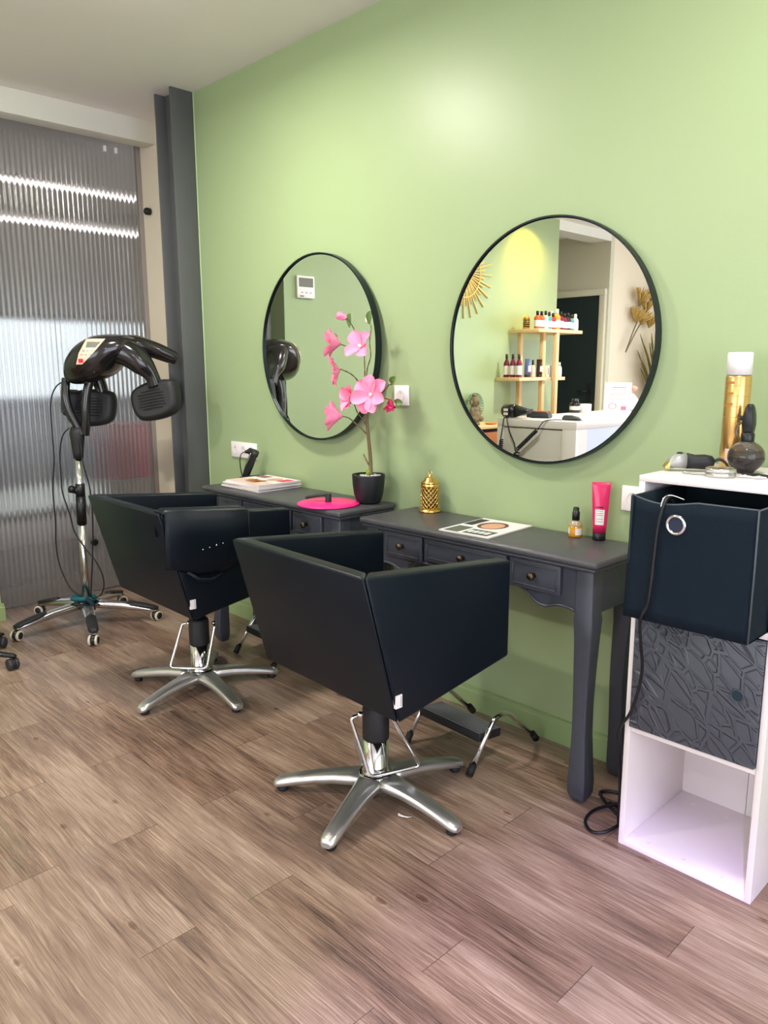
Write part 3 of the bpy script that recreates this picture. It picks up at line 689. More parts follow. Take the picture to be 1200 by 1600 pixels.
# front with slight outward bow at the left, built as a grid
mb = MB(); nx, nz = 16, 10; g = []
def fr_pt(u, v, off):
    y = -.006*math.sin(u*PI)*v + off + .010*v*(max(0, .25-u)/.25)**1.5; z = v*H_-.012*math.sin(min(u/.55, 1)*PI)*(v**6)
    return (u*W_-.002*(1-v), y, z)
A = [[mb.bm.verts.new(fr_pt(i/nx, j/nz, 0)) for i in range(nx+1)] for j in range(nz+1)]
B = [[mb.bm.verts.new(fr_pt(i/nx, j/nz, tt)) for i in range(nx+1)] for j in range(nz+1)]
for j in range(nz):
    for i in range(nx):
        mb.face([A[j][i], A[j][i+1], A[j+1][i+1], A[j+1][i]], True); mb.face([B[j][i], B[j+1][i], B[j+1][i+1], B[j][i+1]], True)
for i in range(nx): mb.face([A[nz][i], A[nz][i+1], B[nz][i+1], B[nz][i]]); mb.face([A[0][i], B[0][i], B[0][i+1], A[0][i+1]])
for j in range(nz): mb.face([A[j][0], A[j+1][0], B[j+1][0], B[j][0]]); mb.face([A[j][nx], B[j][nx], B[j+1][nx], A[j+1][nx]])
obj('front_panel', mb, M['fabric'], bk)
obj('rim_tape', MB().tube([fr_pt(i/nx, 1, .003) for i in range(nx+1)], .0028, 8), M['edge_tape'], bk)
obj('side_panel', MB().box((0, .004, 0), (tt, D_, H_)), M['fabric_in'], bk, bevel=.001)
sp = obj('side_panel', MB().box((W_-tt, .004, 0), (W_, D_, H_)), M['fabric'], bk, bevel=.001)
obj('back_panel', MB().box((0, D_-tt, 0), (W_, D_, H_)), M['fabric_in'], bk, bevel=.001)
obj('base_panel', MB().box((0, .002, 0), (W_, D_, .005)), M['fabric_in'], bk, bevel=.001)
obj('edge_seam', MB().tube([(W_, .0, .002), (W_+.001, -.001, H_*.5), (W_, .0, H_)], .0022, 8), M['edge_tape'], bk)
obj('edge_seam', MB().tube([(W_, .0, H_), (W_, D_*.5, H_), (W_, D_, H_)], .0022, 8), M['edge_tape'], bk)
gx, gz = .121, .250
mb = MB(); rg = []
for r, y in ((.0165, -.0045), (.0185, -.0085), (.0215, -.0095), (.0245, -.0075), (.0255, -.0045), (.0255, -.001), (.0165, -.001)):
    rg.append(mb.ring(Vector((gx, y, gz)), Vector((r, 0, 0)), Vector((0, 0, r)), 36))
rg.append(rg[0]); mb.skin(rg, True, False); obj('ring_grommet', mb, M['chrome'], bk)
obj('ring_opening', MB().lathe([(.0168, 0), (.0168, .002)], 32, (gx, -.0068, gz), (0, 1, 0)), mat('dark_blue_opening', srgb(28, 36, 60), .6), bk)

# cord draped over the basket rim and down to the floor
def P3(*a): return [Vector(p) for p in a]
pts = P3((-.812, -.44, .975), (-.806, -.478, 1.004), (-.804, -.494, 1.013), (-.806, -.511, 1.000), (-.812, -.515, .97), (-.818, -.515, .93), (-.822, -.514, .86), (-.826, -.514, .79), (-.832, -.512, .745), (-.85, -.508, .70), (-.868, -.46, .62), (-.878, -.424, .54), (-.893, -.416, .46), (-.912, -.412, .40), (-.942, -.405, .345), (-.951, -.385, .28), (-.952, -.37, .20), (-.953, -.36, .12), (-.958, -.35, .05), (-.965, -.33, .008), (-.985, -.28, .006), (-1.02, -.24, .006), (-1.05, -.235, .006))
tag(obj('power_cable', MB().tube(cr_spline(pts, 6), .0042, 10), M['cord']), 'black cable hooked over the basket rim, hanging down the cabinet', 'cable')
obj_h = thing('cable_hook', 'small bent metal clip holding the cable on the basket rim', 'clip', (-.804, -.497, 1.009))
obj('clip_wire', MB().tube(cr_spline([(.03, .02, -.002), (.012, .008, .006), (0, 0, .0075), (-.006, -.013, 0), (-.009, -.017, -.02)], 6), .0016, 8), M['chrome'], obj_h)
pts = P3((-1.075, -.05, .09), (-1.06, -.1, .11), (-1.02, -.14, .16), (-.985, -.17, .19), (-.958, -.2, .2), (-.950, -.25, .15), (-.96, -.27, .06), (-.965, -.25, .01), (-.975, -.3, .006))
tag(obj('floor_cable', MB().tube(cr_spline(pts, 8), .0032, 10), M['cord']), 'thin black cable arching beside the rear table leg', 'cable')
pts = P3((-.955, -.22, .02), (-1.0, -.19, .012), (-1.06, -.17, .008), (-1.10, -.2, .006), (-1.06, -.24, .006), (-1.0, -.28, .010), (-.965, -.32, .016), (-.975, -.385, .012), (-1.01, -.405, .006), (-1.05, -.37, .006), (-1.06, -.30, .006), (-1.02, -.235, .014), (-.98, -.24, .02), (-.955, -.26, .05))
tag(obj('coiled_cable', MB().tube(cr_spline(pts, 8), .0048, 10), M['cord']), 'thick black cable coiled on the floor between table and cabinet', 'cable')
pts = P3((-.955, -.03, .45), (-.957, -.06, .3), (-.956, -.12, .18), (-.958, -.2, .12), (-.962, -.25, .05), (-.965, -.26, .008))
tag(obj('dangling_cable', MB().tube(cr_spline(pts, 8), .0055, 10), M['cord']), 'black cable hanging down the cabinet side at the wall', 'cable')

# ------------------------------------------------------------------ things on the cabinet
T = CT
# clipper
cl = thing('hair_clipper', 'silver and black hair clipper lying on the white cabinet top', 'hair clipper', (-.893, -.235, T+.002), math.radians(35)); cl.scale = (.72, 1.05, 1.25)
secs = []
for x, hy, hz, zc in ((-.055, .019, .006, .012), (-.045, .021, .012, .016), (-.02, .022, .016, .020), (.01, .019, .017, .020), (.04, .016, .015, .018), (.075, .017, .016, .018), (.10, .014, .013, .018), (.108, .008, .008, .018)):
    secs.append([(x, hy*math.cos(a), zc+hz*math.sin(a)) for a in [2*PI*k/20 for k in range(20)]])
obj('rear_grip', MB().loft(secs[3:]), M['matte_black'], cl)
obj('front_shell', MB().loft(secs[:4]), M['grey_plastic'], cl)
obj('blade', MB().hexa([(-.066, -.021, .004), (-.05, -.021, .004), (-.05, .021, .004), (-.066, .021, .004), (-.066, -.020, .008), (-.048, -.020, .022), (-.048, .020, .022), (-.066, .020, .008)]), M['gold'], cl, bevel=.001)
obj('switch', MB().sphere((-.012, 0, .035), .011, 14, (1.2, .8, .35)), M['matte_black'], cl)
obj('cable', MB().tube(cr_spline([(.105, 0, .018), (.125, .0, .024), (.145, -.006, .018), (.155, -.02, .004)], 6), .0035, 8), M['cord'], cl)
mb = MB(); a_ = T+.004
tag(obj('hair_clip', MB().tube(cr_spline([(-.868, -.285, a_), (-.842, -.29, a_), (-.82, -.288, a_+.002), (-.80, -.283, a_)], 6), [.0035]*18+[.002], 8), M['alu_bright']), 'thin metal hair clip between the clipper and the round tin', 'hair clip')
tn = thing('round_tin', 'flat round silver tin on the front of the cabinet top', 'tin', (-.775, -.278, T))
obj('tin_base', MB().lathe([(.0345, 0), (.036, .002), (.036, .011), (.035, .012)], 48), M['alu_bright'], tn)
obj('tin_lid', MB().lathe([(.037, .0122), (.037, .020), (.0355, .0225), (.031, .0225), (.0305, .0215), (.001, .0215)], 48), M['alu_bright'], tn)
sp = thing('hairspray_can', 'tall gold hairspray can with white cap on the cabinet', 'spray can', (-.812, -.115, T), 0)
obj('can_body', MB().lathe([(.030, 0), (.0322, .003), (.0322, .245), (.030, .25)], 48), M['gold_can'], sp)
obj('cap', MB().lathe([(.0315, .251), (.0315, .305), (.029, .309), (.001, .309)], 48), M['white_plastic'], sp)
for z in (.222, .196, .168, .14): obj('printed_line', MB().lathe([(.0324, z), (.0324, z+.0012)], 48, caps=False), colour(176, 120, 62, .3, 'copper_print'), sp)
def arc_patch(r, z0, z1, a0, a1, m, par, name='label', n=14, c=(0, 0)):
    mb = MB(); 
    for k in range(n):
        p = [math.radians(a0+(a1-a0)*(k+q)/n) for q in (0, 1)]
        v = [mb.bm.verts.new((c[0]+rr_*math.cos(a), c[1]+rr_*math.sin(a), z)) for rr_, a, z in ((r, p[0], z0), (r, p[1], z0), (r, p[1], z1), (r, p[0], z1))]
        mb.face(v, True)
    return obj(name, mb, m, par, recalc=False)
arc_patch(.0326, .02, .058, -105, -65, colour(226, 190, 170, .4, 'pinkish_print'), sp, 'barcode_patch')
for k in range(3): arc_patch(.0327, .228-.028*k, .234-.028*k, -115, -85, colour(168, 110, 58, .3, 'copper_print'), sp, 'printed_text')
arc_patch(.0327, .04, .066, -165, -150, M['ink'], sp, 'dark_patch')
rb = thing('round_spray_bottle', 'round smoky spray bottle with black trigger head on the cabinet', 'spray bottle', (-.757, -.168, T), 0)
prof = [(.016, 0), (.022, .003)]+[(.0455*math.sin(a), .043-.041*math.cos(a)) for a in [math.radians(q) for q in range(35, 160, 12)]]+[(.014, .085)]
obj('bottle_globe', MB().lathe(prof, 48), M['smoke'], rb)
obj('water', MB().lathe([(.016, .003)]+[(.0435*math.sin(a), .043-.039*math.cos(a)) for a in [math.radians(q) for q in range(35, 94, 8)]], 40), colour(66, 62, 62, .1, 'dark_water', trans=.6), rb)
obj('neck_collar', MB().lathe([(.0155, .082), (.0165, .086), (.0165, .102), (.013, .106)], 28), M['black_plastic'], rb)
hd = MB(); hd.loft([[(x*s, y*s2, z) for x, y in ((-.012, -.010), (.012, -.010), (.012, .012), (-.012, .012))] for z, s, s2 in ((.104, 1, 1), (.125, 1.15, 1.3), (.15, .95, 1.5), (.168, .75, 1.2), (.178, .5, .8))])
obj('spray_head', hd, M['black_plastic'], rb, bevel=.003)
obj('nozzle', MB().box((-.022, -.006, .135), (-.009, .006, .148)), M['black_plastic'], rb, bevel=.002)
obj('trigger', MB().tube(cr_spline([(-.012, 0, .132), (-.026, 0, .125), (-.031, 0, .11), (-.028, 0, .094)], 5), .0038, 8), M['smoke'], rb)
for k, (x, y, l) in enumerate(((-.722, -.262, 'pale hair clip just right of the round tin'), (-.690, -.258, 'pale hair clip at the right end of the cabinet top'))):
    t = thing('hair_clip', l, 'hair clip', (x, y, T), math.radians(20+k*12), 'pale hair clips on the cabinet')
    obj('jaw', MB().loft([[(xx, h*math.cos(a), .004+h*.5*math.sin(a)) for a in [2*PI*j/10 for j in range(10)]] for xx, h in ((-.016, .003), (-.006, .006), (.006, .006), (.018, .003))]), colour(226, 218, 220, .3, 'pale_clip'), t)
    obj('spring', MB().cyl((-.006, 0, .006), (.004, 0, .008), .0022, 10), M['alu_bright'], t)
tag(obj('appliance_cord', MB().tube(cr_spline([(-.745, -.215, T+.004), (-.70, -.222, T+.005), (-.65, -.24, T+.004), (-.60, -.25, T+.004)], 6), .0038, 8), M['cord']), 'short black cord trailing right from the spray bottle on the cabinet', 'cord')

# ------------------------------------------------------------------ things on the near vanity
T = DT+.0005
ln = thing('gold_lantern', 'gold pierced lantern with ring on top, on the near vanity table', 'lantern', (-1.955, -.062, T))
obj('base', MB().lathe([(.043, 0), (.044, .003), (.043, .007), (.037, .010), (.034, .014)], 40), M['gold'], ln)
obj('inner_glass', MB().lathe([(.028, .012), (.028, .098)], 32), mat('dark_olive_glass', srgb(92, 84, 44), .4), ln)
mb = MB(); n = 13; r = .0335
for s in (1, -1):
    for k in range(n):
        a0 = 2*PI*k/n; mb.tube([(r*math.cos(a0+s*q*.24), r*math.sin(a0+s*q*.24), .012+.009*q) for q in range(11)], .0019, 6)
obj('lattice', mb, M['gold'], ln)
obj('upper_band', MB().lathe([(.0345, .094), (.0355, .098), (.0355, .108), (.034, .110)], 40), M['gold'], ln)
obj('dome', MB().lathe([(.036, .110), (.031, .117), (.024, .121), (.021, .128), (.013, .134), (.006, .138), (.005, .144), (.001, .146)], 40), M['gold'], ln)
obj('hanging_ring', MB().tube([(.009*math.cos(a), .002*math.sin(a), .149+.010*math.sin(a)) for a in [2*PI*k/20 for k in range(20)]], .0014, 8, closed=True), M['gold'], ln)
# magazine
def magazine(name, label, loc, rz, w_, d_, h_, spine_pages=True, group=None):
    t = thing(name, label, 'magazine', loc, rz, group)
    obj('pages', MB().box((-w_/2+.001, -d_/2+.001, .0006), (w_/2-.001, d_/2-.001, h_-.0006)), M['pages'], t)
    obj('cover', MB().box((-w_/2, -d_/2, h_-.0006), (w_/2, d_/2, h_)).box((-w_/2, -d_/2, 0), (w_/2, d_/2, .0006)).box((-w_/2-.0004, -d_/2, 0), (-w_/2, d_/2, h_)), M['paper'], t)
    return t
mg = magazine('magazine', 'open fashion magazine with a portrait, lying on the near vanity table', (-1.600, -.165, T), math.radians(3), .205, .265, .004)
def flat(name, poly, m, par, z): 
    mb = MB(); mb.prism(poly, 2, z, z+.0003); return obj(name, mb, m, par)
ell = lambda cx, cy, rx, ry, n=20: [(cx+rx*math.cos(2*PI*k/n), cy+ry*math.sin(2*PI*k/n)) for k in range(n)]
obj_z = .0041
flat('printed_hair', ell(.004, .035, .052, .062), M['hair_print'], mg, obj_z)
flat('printed_face', ell(.008, .030, .038, .050), M['skin_print'], mg, obj_z+.0003)
flat('printed_photo', [(-.09, -.125), (-.03, -.125), (-.03, -.03), (-.09, -.03)], colour(92, 96, 84, .5, 'print_green_grey'), mg, obj_z)
flat('printed_photo', [(-.015, -.12), (.085, -.12), (.085, -.05), (-.015, -.05)], colour(70, 76, 64, .5, 'print_dark_olive'), mg, obj_z)
flat('printed_title', [(-.098, .00), (-.06, .00), (-.06, .11), (-.098, .11)], M['ink'], mg, obj_z)
for k in range(4): flat('printed_text', [(-.01+.022*k, -.10), (.006+.022*k, -.10), (.006+.022*k, -.068), (-.01+.022*k, -.068)], M['paper'], mg, obj_z+.0003)
# bottle
sr = thing('serum_bottle', 'small amber pump bottle with black cap beside the pink tube', 'bottle', (-1.315, -.060, T))
obj('liquid', MB().lathe([(.0200, 0), (.0215, .003), (.0218, .036), (.019, .0365)], 32), M['amber'], sr)
obj('glass_body', MB().lathe([(.0206, .0362), (.0218, .038), (.0205, .042), (.017, .049), (.0105, .053), (.0105, .057)], 36), M['glass_clear'], sr)
obj('pump_cap', MB().lathe([(.0122, .055), (.0122, .082), (.0098, .083), (.0096, .095), (.008, .097), (.001, .097)], 28), M['black_plastic'], sr)
arc_patch(.0221, .008, .030, -60, 5, M['label'], sr, 'front_label'); arc_patch(.0221, .010, .030, -160, -112, M['label'], sr, 'side_label')
tb = thing('pink_tube', 'pink squeeze tube standing on its black cap at the table edge', 'tube', (-1.234, -.050, T), math.radians(28))
obj('cap', MB().lathe([(.020, 0), (.021, .002), (.0205, .024), (.019, .025)], 36), M['black_plastic'], tb)
secs = []
for z, rx, ry in ((.025, .021, .021), (.05, .0225, .0205), (.09, .0245, .017), (.13, .0265, .0115), (.165, .028, .005), (.176, .0285, .0022), (.186, .029, .0018)):
    secs.append([(rx*math.cos(a), ry*math.sin(a), z) for a in [2*PI*k/32 for k in range(32)]])
obj('tube_body', MB().loft(secs), M['pink_tube'], tb)
def tube_lab(name, z0, z1, m, xa=-.6, xb=.6):
    mb = MB(); g = []
    for z in [z0+(z1-z0)*k/5 for k in range(6)]:
        ry = .0205-(z-.05)/.04*.0035 if z < .09 else .017-(z-.09)/.04*.0055; rx = .0225+(z-.05)*.05
        g.append([mb.bm.verts.new((rx*u*1.0, -ry*math.sqrt(max(0, 1-u*u))-.0007, z)) for u in [xa+(xb-xa)*q/10 for q in range(11)]])
    for a, b_ in zip(g, g[1:]):
        for q in range(10): mb.face([a[q], a[q+1], b_[q+1], b_[q]], True)
    return obj(name, mb, m, tb, recalc=False)
tube_lab('label', .052, .100, M['label'], -.62, .55); tube_lab('printed_title', .106, .110, M['ink'], -.5, .35)
def tl2(z): 
    o = tube_lab('printed_text', z, z+.0012, colour(120, 100, 110, .5, 'grey_ink'), -.5, .4); 
    for v in o.data.vertices: v.co.y -= .0004
for z in (.095, .088, .082, .070, .062): tl2(z)

# ------------------------------------------------------------------ sockets
def socket(name, label, x, z, n, plug=None):
    t = thing(name, label, 'socket', (x, 0, z), 0); p = .0715
    wd = .08+p*(n-1)
    obj('cover_plate', MB().box((-.04, -.010, -.04), (-.04+wd, -.0, .04)), M['white_plastic'], t, bevel=.003)
    for k in range(n):
        s = obj('socket_insert', MB().lathe([(.021, -.0102), (.021, -.0115), (.0195, -.012), (.0185, -.0085), (.001, -.0082)], 32, (k*p, 0, 0), (0, 1, 0)), colour(225, 220, 218, .4, 'socket_white'), t)
        for dx in (-.0095, .0095): obj('pin_hole', MB().lathe([(.0026, 0), (.0026, .0006)], 12, (k*p+dx, -.0092, 0), (0, 1, 0)), M['ink'], s)
        obj('earth_pin', MB().cyl((k*p, -.008, .010), (k*p, -.013, .010), .0022, 10), M['alu_bright'], s)
    return t
socket('triple_socket', 'white triple socket on the wall above the magazines', -3.360, .906, 3)
socket('wall_socket', 'single white socket beside the magnolia', -2.163, 1.207, 1)
socket('wall_socket', 'white socket plate partly hidden by the cabinet and basket', -1.146, .908, 1)
pl = thing('wall_plug', 'black plug and cord in the triple socket behind the clipper charger', 'plug', (-3.217, -.012, .906))
obj('plug_body', MB().loft([[(r*math.cos(a), y, r*math.sin(a)) for a in [2*PI*k/16 for k in range(16)]] for y, r in ((0, .017), (-.008, .017), (-.02, .011), (-.034, .007))]), M['black_plastic'], pl)
obj('cord', MB().tube(cr_spline([(0, -.034, 0), (-.01, -.05, -.008), (-.024, -.052, -.04), (-.03, -.045, -.09), (-.026, -.04, -.125), (.0, -.05, -.132)], 7), .0025, 8), M['cord'], pl)
# charger with trimmer
ch = thing('trimmer_charger', 'black cordless trimmer standing tilted in its charging stand', 'trimmer', (-3.135, -.085, T), math.radians(15)); ch.scale = (1.15, 1.15, 1.2)
obj('stand', MB().hexa([(-.05, -.035, 0), (.05, -.035, 0), (.05, .035, 0), (-.05, .035, 0), (-.035, -.02, .018), (.04, -.02, .026), (.04, .025, .026), (-.035, .025, .018)]), M['matte_black'], ch, bevel=.004)
secs = []
for q in range(9):
    s = q/8; x = -.022+.05*s+.012*s*s; z = .012+.115*s; r1 = .014+.004*math.sin(s*PI)+(.004 if s > .8 else 0); r2 = .013
    secs.append([(x+r1*math.cos(a), r2*math.sin(a), z-.4*r1*math.cos(a)) for a in [2*PI*k/16 for k in range(16)]])
obj('trimmer_body', MB().loft(secs), M['black_plastic'], ch, bevel=0)
obj('silver_strip', MB().tube(cr_spline([(-.022, -.0115, .03), (-.008, -.0135, .06), (.010, -.0135, .09), (.024, -.012, .115)], 4), .002, 6), M['alu_bright'], ch)

# ------------------------------------------------------------------ things on the corner vanity
covers = [('bottom', .0055, .0, 0), ('m', .007, -.012, 2.5), ('m', .0065, .010, -3.5), ('m', .006, -.006, 2), ('top', .0065, .006, -2.5)]
z = T; labs = ['white magazine at the bottom of the stack on the corner table', 'magazine second from the bottom of the stack by the charger', 'pale magazine in the middle of the stack by the charger', 'magazine second from the top of the stack by the charger', 'magazine on top of the stack, yellow lettering and a portrait on its cover']
for k, (q, h_, dx, rz) in enumerate(covers):
    o = magazine('magazine', labs[k], (-2.935+dx, -.150+dx*.5, z), math.radians(rz+1), .272, .235, h_, group='magazines stacked on the corner table')
    z += h_+.0003
    if q == 'top':
        e = h_+.0001
        flat('printed_cover', [(-.134, -.115), (.134, -.115), (.134, -.03), (-.134, -.03)], colour(222, 196, 186, .5, 'print_pale_rose'), o, e)
        e += .0003
        flat('printed_portrait', ell(.03, .045, .034, .040), M['skin_print'], o, e)
        for a in range(4): flat('printed_lettering', [(-.09+a*.035, -.065), (-.068+a*.035, -.065), (-.06+a*.035, -.005), (-.082+a*.035, -.005)], M['ink_yellow'] if a % 2 == 0 else M['ink'], o, e)
        flat('printed_block', [(.07, .02), (.125, .02), (.125, .09), (.07, .09)], M['ink_red'], o, e)
        flat('printed_photo', [(-.13, .04), (-.05, .04), (-.05, .09), (-.13, .09)], colour(150, 110, 110, .5, 'print_mauve'), o, e)
        flat('printed_photo', [(-.02, -.09), (.05, -.09), (.05, -.02), (-.02, -.02)], colour(224, 150, 70, .5, 'print_orange'), o, e)
pd = thing('pink_hand_mirror', 'hot pink round disc with a black angled handle on the corner table', 'hand mirror', (-2.352, -.238, T))
obj('disc', MB().lathe([(.118, 0), (.126, .002), (.127, .005), (.124, .008), (.06, .0105), (.001, .011)], 64), M['pink'], pd)
obj('handle_post', MB().lathe([(.0135, .010), (.0125, .014), (.0125, .042), (.011, .045), (.001, .045)], 24), M['matte_black'], pd)
obj('handle_bar', MB().tube(cr_spline([(.008, .004, .040), (-.03, -.018, .037), (-.075, -.045, .026), (-.082, -.049, .022)], 6), [.0062]*13+[.0055]*6, 10, flat=1.3), M['matte_black'], pd)
# hair-dressing pot plant
pt = thing('magnolia_pot', 'artificial pink magnolia in a black pot before the left-hand mirror', 'potted plant', (-2.262, -.098, T))
obj('pot', MB().lathe([(.040, 0), (.046, .002), (.052, .012), (.060, .04), (.0655, .08), (.067, .112), (.067, .119), (.064, .119), (.063, .112), (.001, .108)], 56), colour(20, 24, 27, .5, 'matte_black_pot'), pt)
mb = MB()
for k in range(46):
    a = random.uniform(0, 2*PI); r = random.uniform(.01, .056); mb.sphere((r*math.cos(a), r*math.sin(a), .112+random.uniform(-.001, .002)), random.uniform(.004, .0075), 8, (1, 1, .6))
tag(obj('pebbles', mb, M['pebble'], pt), kind='stuff')
mb = MB()
for k in range(26):
    a = random.uniform(0, 2*PI); r = random.uniform(.002, .014); h_ = random.uniform(.01, .028)
    mb.tube([(r*math.cos(a)*.5, r*math.sin(a)*.5, .108), (r*math.cos(a), r*math.sin(a), .112+h_*.6), (r*1.7*math.cos(a), r*1.7*math.sin(a), .112+h_)], [.002, .0015, .0004], 5)
tag(obj('moss', mb, M['moss'], pt), kind='stuff')
OX, OZ = -2.262, T
def q(x, z, y=0): return Vector((x-OX-y*1.9*.98, y*1.9, z-OZ))
trunk = cr_spline([q(-2.249, .885), q(-2.250, .95, .003), q(-2.262, 1.05, 0), q(-2.268, 1.10, -.002), q(-2.272, 1.16, 0), q(-2.262, 1.21, .006)], 6)
obj('trunk', MB().tube(trunk, [.0085-.0035*k/(len(trunk)-1) for k in range(len(trunk))], 12), M['bark'], pt)
def branch(pts, r=.0032):
    p = cr_spline(pts, 6); n = len(p); mb = MB().tube(p, [r*(1-.45*k/n)*(1+.25*math.sin(k*2.1)) for k in range(n)], 8); return obj('branch', mb, M['bark'], pt)
branch([q(-2.256, .925), q(-2.272, .945, -.004), q(-2.290, .972, -.006)], .0038)
branch([q(-2.262, 1.045), q(-2.30, 1.075, -.012), q(-2.35, 1.105, -.02), q(-2.376, 1.12, -.035), q(-2.43, 1.13, -.05)])
branch([q(-2.264, 1.075), q(-2.29, 1.11, -.01), q(-2.323, 1.14, -.015), q(-2.34, 1.19, -.042)])
branch([q(-2.268, 1.20), q(-2.30, 1.245, -.01), q(-2.345, 1.285, -.015), q(-2.40, 1.308, -.045), q(-2.42, 1.31, -.05)])
branch([q(-2.268, 1.19), q(-2.278, 1.28, -.004), q(-2.280, 1.36, -.008), q(-2.286, 1.40, -.038)])
branch([q(-2.266, 1.2), q(-2.268, 1.30, .004), q(-2.245, 1.36, .002), q(-2.25, 1.42, 0), q(-2.240, 1.47, 0), q(-2.254, 1.50, 0)], .0028)
branch([q(-2.288, 1.39, -.01), q(-2.325, 1.43, -.012), q(-2.34, 1.47, -.012), q(-2.372, 1.505, -.035), q(-2.39, 1.506, -.035)], .0028)
branch([q(-2.30, 1.40, -.012), q(-2.36, 1.398, -.014), q(-2.42, 1.41, -.045)], .0028)
branch([q(-2.262, 1.19), q(-2.20, 1.20, -.01), q(-2.15, 1.198, -.014), q(-2.12, 1.192, -.014)], .0028)
branch([q(-2.23, 1.19, -.004), q(-2.17, 1.225, -.006), q(-2.135, 1.258, -.006)], .0026)
def petal_mesh(mb, base, d, up, L_, W_, cup, curl, n=8, mcol=0):
    # a cupped petal as a two-sided shell
    d = Vector(d).normalized(); up = Vector(up); side = d.cross(up).normalized(); up = side.cross(d).normalized(); rows = []
    for i in range(n+1):
        s = i/n; wd = W_*((.22+.78*math.sin(min(s/.62, 1)*PI/2)) if s < .62 else math.sqrt(max(0, 1-((s-.62)/.39)**2))); wd = max(wd, .0012)
        cen = Vector(base)+d*(L_*s)+up*(cup*math.sin(s*PI*.55)+curl*s**3)
        rows.append([cen+side*(wd*u)+up*(abs(u)**2*wd*.45 + .0012*math.sin(u*9+s*7)) for u in (-1, -.6, -.2, .2, .6, 1)])
    for sgn in (0, 1):
        V = [[mb.bm.verts.new(p-up*.0008*sgn) for p in r_] for r_ in rows]
        for a, b_ in zip(V, V[1:]):
            for k in range(5): mb.face([a[k], a[k+1], b_[k+1], b_[k]] if not sgn else [a[k], b_[k], b_[k+1], a[k+1]], True)
def flower(c, face, n, L_, W_, openness, name='flower', st=True, rot=0, col='petal', layers=1):
    face = Vector(face).normalized(); t0 = Vector((0, 0, 1)) if abs(face.z) < .9 else Vector((1, 0, 0)); e1 = face.cross(t0).normalized(); e2 = face.cross(e1)
    mb = MB()
    for l_ in range(layers):
        for k in range(n):
            a = 2*PI*(k+.5*l_)/n+rot+random.uniform(-.12, .12); rad = e1*math.cos(a)+e2*math.sin(a); op = openness*(1-.25*l_)+random.uniform(-.22, .22)
            d = rad*math.sin(op)+face*math.cos(op); up = face*math.sin(op)-rad*math.cos(op)
            petal_mesh(mb, c+rad*.004, d, up, L_*random.uniform(.9, 1.08)*(1-.12*l_), W_, L_*.10, -L_*.10)
    f = obj(name, mb, M[col], pt, recalc=False)
    if st: obj('stamen', MB().sphere(c+face*.008, .008, 12, (1, 1, 1)), M['stamen'], f)
    return f
flower(q(-2.236, 1.213, -.040), (.35, -1, .15), 7, .080, .028, 1.30, rot=.2)
flower(q(-2.292, 1.395, -.040), (.1, -1, .45), 4, .066, .028, 1.2, rot=.75)
flower(q(-2.412, 1.410, -.045), (-1, -.75, .1), 7, .074, .022, 1.0, rot=.3)
flower(q(-2.415, 1.308, -.05), (-.75, -.9, -.25), 7, .072, .022, 1.15, rot=.1)
flower(q(-2.338, 1.192, -.045), (-.35, -1, .25), 6, .066, .025, 1.1, rot=.5)
flower(q(-2.405, 1.125, -.05), (-1, -.6, .1), 7, .076, .022, .85, rot=.0)
flower(q(-2.375, 1.506, -.035), (-1, -.1, .35), 5, .048, .015, .28, 'flower_bud', False, col='petal')
flower(q(-2.136, 1.196, -.014), (.45, -.3, -.75), 5, .050, .014, .35, 'flower_bud', False, col='petal_dark')
def bud(c, d, r=.008, L_=.026):
    d = Vector(d).normalized(); mb = MB().lathe([(.002, 0), (r*.8, L_*.25), (r, L_*.5), (r*.7, L_*.8), (.0005, L_)], 14, c, d); obj('white_bud', mb, M['stamen'], pt)
bud(q(-2.258, 1.488, 0), (-.5, 0, 1)); bud(q(-2.140, 1.252, -.006), (.3, 0, .7), .008, .018)
def leaf(c, d, L_=.05, W_=.014):
    mb = MB(); petal_mesh(mb, c, d, (.3, -1, .1), L_, W_, .004, -.004); obj('leaf', mb, M['leaf'], pt, recalc=False)
leaf(q(-2.366, 1.475, -.01), (.05, 0, 1), .055, .012); leaf(q(-2.253, 1.485, 0), (.3, -.1, 1), .052, .013); leaf(q(-2.135, 1.25, -.006), (.8, -.1, .75), .045, .014); leaf(q(-2.112, 1.192, -.012), (1, 0, -.25), .045, .013)

tag(obj('hair_wisp', MB().tube(cr_spline([(-1.462, -.735, .004), (-1.448, -.738, .006), (-1.432, -.728, .004), (-1.425, -.716, .003)], 6), [.001, .003, .004, .004, .004, .003, .003, .003, .003, .002, .002, .002, .002, .002, .001, .001, .001, .001, .001], 6), colour(225, 222, 220, .6, 'pale_wisp')), 'small pale wisp of hair on the floor by the near chair', 'hair')
